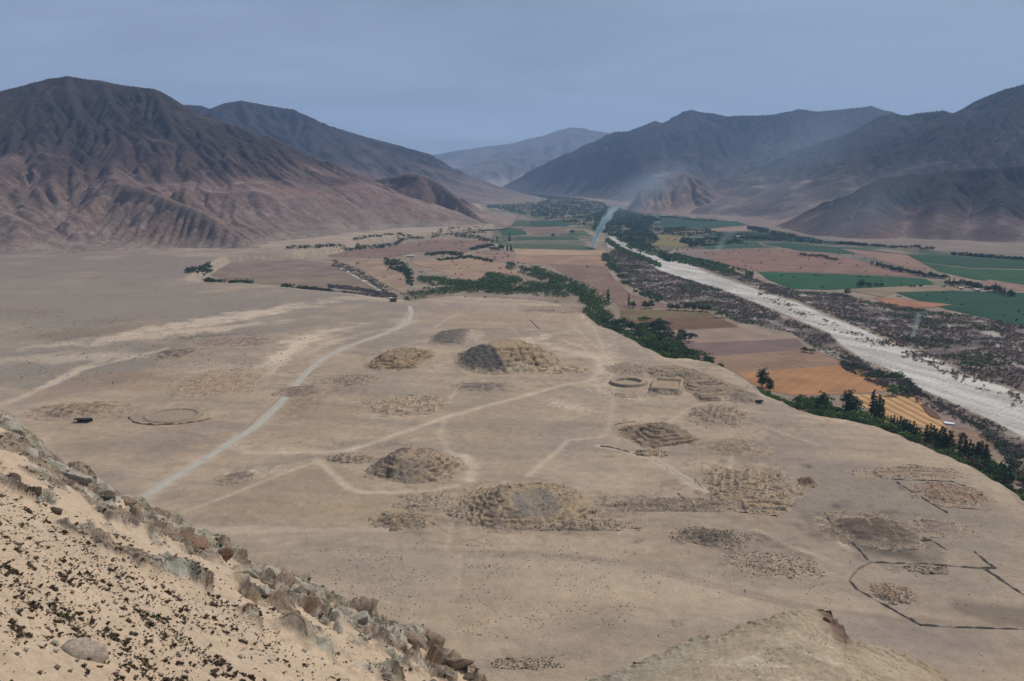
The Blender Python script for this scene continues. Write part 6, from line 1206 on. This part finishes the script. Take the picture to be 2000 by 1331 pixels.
def near_scatter():
    r = np.random.default_rng(5); n = 5200; px = r.uniform(-20, 960, n); py = r.uniform(800, 1350, n); d = py-ridge_y(px); P = fplane(px, py); u = P @ EU; v = P @ EV
    rm = rock_mask(px, py, u, v); ok = (d > 3) & (r.uniform(0, 1, n) < (.12+.75*rm)*(P[:, 1]/60)**1.2); px, py = px[ok], py[ok]; u, v = u[ok], v[ok]; P = P[ok]
    ds, _, _, _ = fore_disp(px, py, u, v); Q = P+FN*(ds*np.clip(.4+px/900, .5, 1)+.02)[:, None]
    for k, m in enumerate((DST, RUBM, mat_plain('greenish_stone', (.36, .345, .27), (.26, .25, .2), 3))):
        q = Q[k::3]; vv, f = rocks(len(q), q, .13, 60+k); tag(mesh_np('rubble', vv, f, m, smooth=False), ('dark', 'brown', 'greenish')[k]+' broken stones strewn along the rocky crest', None, None, 'stuff')
    n = 3000; px = r.uniform(1130, 1960, n); ys = np.interp(px, _kx, _ky); py = ys+3+r.uniform(0, 1, n)**.9*170; q, t = knoll_pt(px, py); q = q+[0, 0, .02]
    for k, m in enumerate((mat_plain('knoll_stone', (.42, .34, .245), (.33, .265, .19), 3), mat_plain('knoll_pale_stone', (.42, .36, .28), (.31, .26, .2), 3))):
        vv, f = rocks(len(q[k::2]), q[k::2], .03, 70+k); tag(mesh_np('gravel', vv, f, m, smooth=False), ('brown', 'pale')[k]+' gravel covering the knoll', None, None, 'stuff')
near_scatter()
# ------------------------------------------------------------------ smoke and haze
def vol_mat(name, dens, col, mode, prm):
    m = bpy.data.materials.new(name); m.use_nodes = True; nt = m.node_tree; nt.nodes.clear(); N = nt.nodes.new; L = nt.links.new
    out = N('ShaderNodeOutputMaterial'); v = N('ShaderNodeVolumePrincipled'); v.inputs['Color'].default_value = (*col, 1); v.inputs['Anisotropy'].default_value = .1; L(v.outputs[0], out.inputs['Volume'])
    tc = N('ShaderNodeTexCoord'); sp = N('ShaderNodeSeparateXYZ'); L(tc.outputs['Object'], sp.inputs[0])
    def M(op, a, b=None, c=None, clamp=False):
        n = N('ShaderNodeMath'); n.operation = op; n.use_clamp = clamp
        for i, q in enumerate((a, b, c)):
            if q is None: continue
            if hasattr(q, 'links'): L(q, n.inputs[i])
            else: n.inputs[i].default_value = q
        return n.outputs[0]
    nz = N('ShaderNodeTexNoise'); nz.inputs['Scale'].default_value = prm['ns']; nz.inputs['Detail'].default_value = 4; L(tc.outputs['Object'], nz.inputs['Vector'])
    x, y, z = sp.outputs
    if mode == 'plume':     # unit: metres; axis bends with height
        ax = M('ADD', M('MULTIPLY', z, prm['a']), M('MULTIPLY', M('MULTIPLY', z, z), prm['b'])); dx = M('SUBTRACT', x, ax)
        r = M('SQRT', M('ADD', M('MULTIPLY', dx, dx), M('MULTIPLY', y, y))); rr = M('DIVIDE', r, M('ADD', M('MULTIPLY', z, prm['k']), prm['r0']))
        s = M('SUBTRACT', 1.0, M('ADD', rr, M('MULTIPLY', M('SUBTRACT', nz.outputs[0], .5), -1.9)), None, True); s = M('MULTIPLY', s, M('SUBTRACT', 1.0, M('POWER', M('DIVIDE', z, prm['h']), 1.5), None, True))
    else:
        ln = N('ShaderNodeVectorMath'); ln.operation = 'LENGTH'; L(tc.outputs['Object'], ln.inputs[0])
        s = M('SUBTRACT', 1.0, M('ADD', ln.outputs['Value'], M('MULTIPLY', M('SUBTRACT', nz.outputs[0], .5), -1.7)), None, True); s = M('MULTIPLY', s, M('SUBTRACT', 1.0, ln.outputs['Value'], None, True))
    L(M('MULTIPLY', s, dens), v.inputs['Density']); return m
def plume(label, px, py, h, r0, k, a, b, dens, ns):
    p = V(px, py)[0]; zs = np.linspace(-.5, h, 16); th = np.linspace(0, 2*np.pi, 17)[:-1]
    Vv = np.array([(a*z+b*z*z+math.cos(t)*(r0+k*z)*1.9, math.sin(t)*(r0+k*z)*1.9, z) for z in zs for t in th])
    F_ = [(i*16+j, i*16+(j+1) % 16, (i+1)*16+(j+1) % 16, (i+1)*16+j) for i in range(15) for j in range(16)]+[tuple(range(15, -1, -1)), tuple(range(240, 256))]
    m = vol_mat('smoke_plume', dens, (.78, .96, 1.0), 'plume', dict(ns=ns, a=a, b=b, k=k, r0=r0, h=h))
    o = mesh_np('smoke', Vv, F_, m); o.location = (p[0], p[1], ZV); tag(o, label, None, None, 'stuff')
plume('bright bluish smoke column rising from burning stubble by the river', 1157, 484, 112, 6, .11, .30, .0022, .34, .05)
plume('thin bluish smoke wisp above the riverside scrub', 1782, 662, 34, 2.5, .12, .1, .003, .12, .12)
plume('faint low smoke over the reddish brown field', 1398, 494, 60, 8, .35, .5, .004, .022, .05)
def puff(label, px, py, depth, sx, sy, sz, dens, ns=1.6):
    th = np.linspace(0, np.pi, 13); ph = np.linspace(0, 2*np.pi, 25)[:-1]; A, T_ = np.meshgrid(ph, th); Vv = np.stack([np.sin(T_)*np.cos(A), np.sin(T_)*np.sin(A), np.cos(T_)], -1).reshape(-1, 3)
    i = np.arange(12)[:, None]*24+np.arange(24)[None]; j = np.arange(12)[:, None]*24+(np.arange(24)[None]+1) % 24; Fc = np.stack([i, i+24, j+24, j], -1).reshape(-1, 4)
    o = mesh_np('smoke', Vv, Fc, vol_mat('smoke_drift', dens, (.66, .82, 1.0), 'puff', dict(ns=ns))); o.location = tuple(at(px, py, depth)); o.scale = (sx, sy, sz); o.rotation_euler = (0, R(-25), 0); tag(o, label, None, None, 'stuff')
puff('thin smoke drifting right above the bright smoke column', 1265, 370, 2500, 200, 90, 85, .007)
puff('faint smoke veil drifting in front of the dark mountains', 1560, 300, 3000, 560, 200, 200, .0016)
puff('faint smoke veil in front of the nearest dark hill at the right', 1700, 400, 2500, 330, 120, 130, .0016)
def haze():
    x0, x1, y0, y1, z0, z1 = -20000, 20000, -3000, 26000, -45, 1900
    Vv = [(x, y, z) for z in (z0, z1) for y in (y0, y1) for x in (x0, x1)]
    Fc = [(0,2,3,1),(4,5,7,6),(0,1,5,4),(2,6,7,3),(0,4,6,2),(1,3,7,5)]
    m = bpy.data.materials.new('valley_haze'); m.use_nodes = True; nt = m.node_tree; nt.nodes.clear()
    out = nt.nodes.new('ShaderNodeOutputMaterial'); v = nt.nodes.new('ShaderNodeVolumePrincipled')
    v.inputs['Color'].default_value = (.42, .64, 1.0, 1); v.inputs['Density'].default_value = 5.2e-5; v.inputs['Anisotropy'].default_value = .25
    nt.links.new(v.outputs[0], out.inputs['Volume'])
    tag(mesh_np('haze', np.array(Vv, float), Fc, m, smooth=False), 'thin pale blue haze filling the valley air', None, None, 'stuff')
haze()
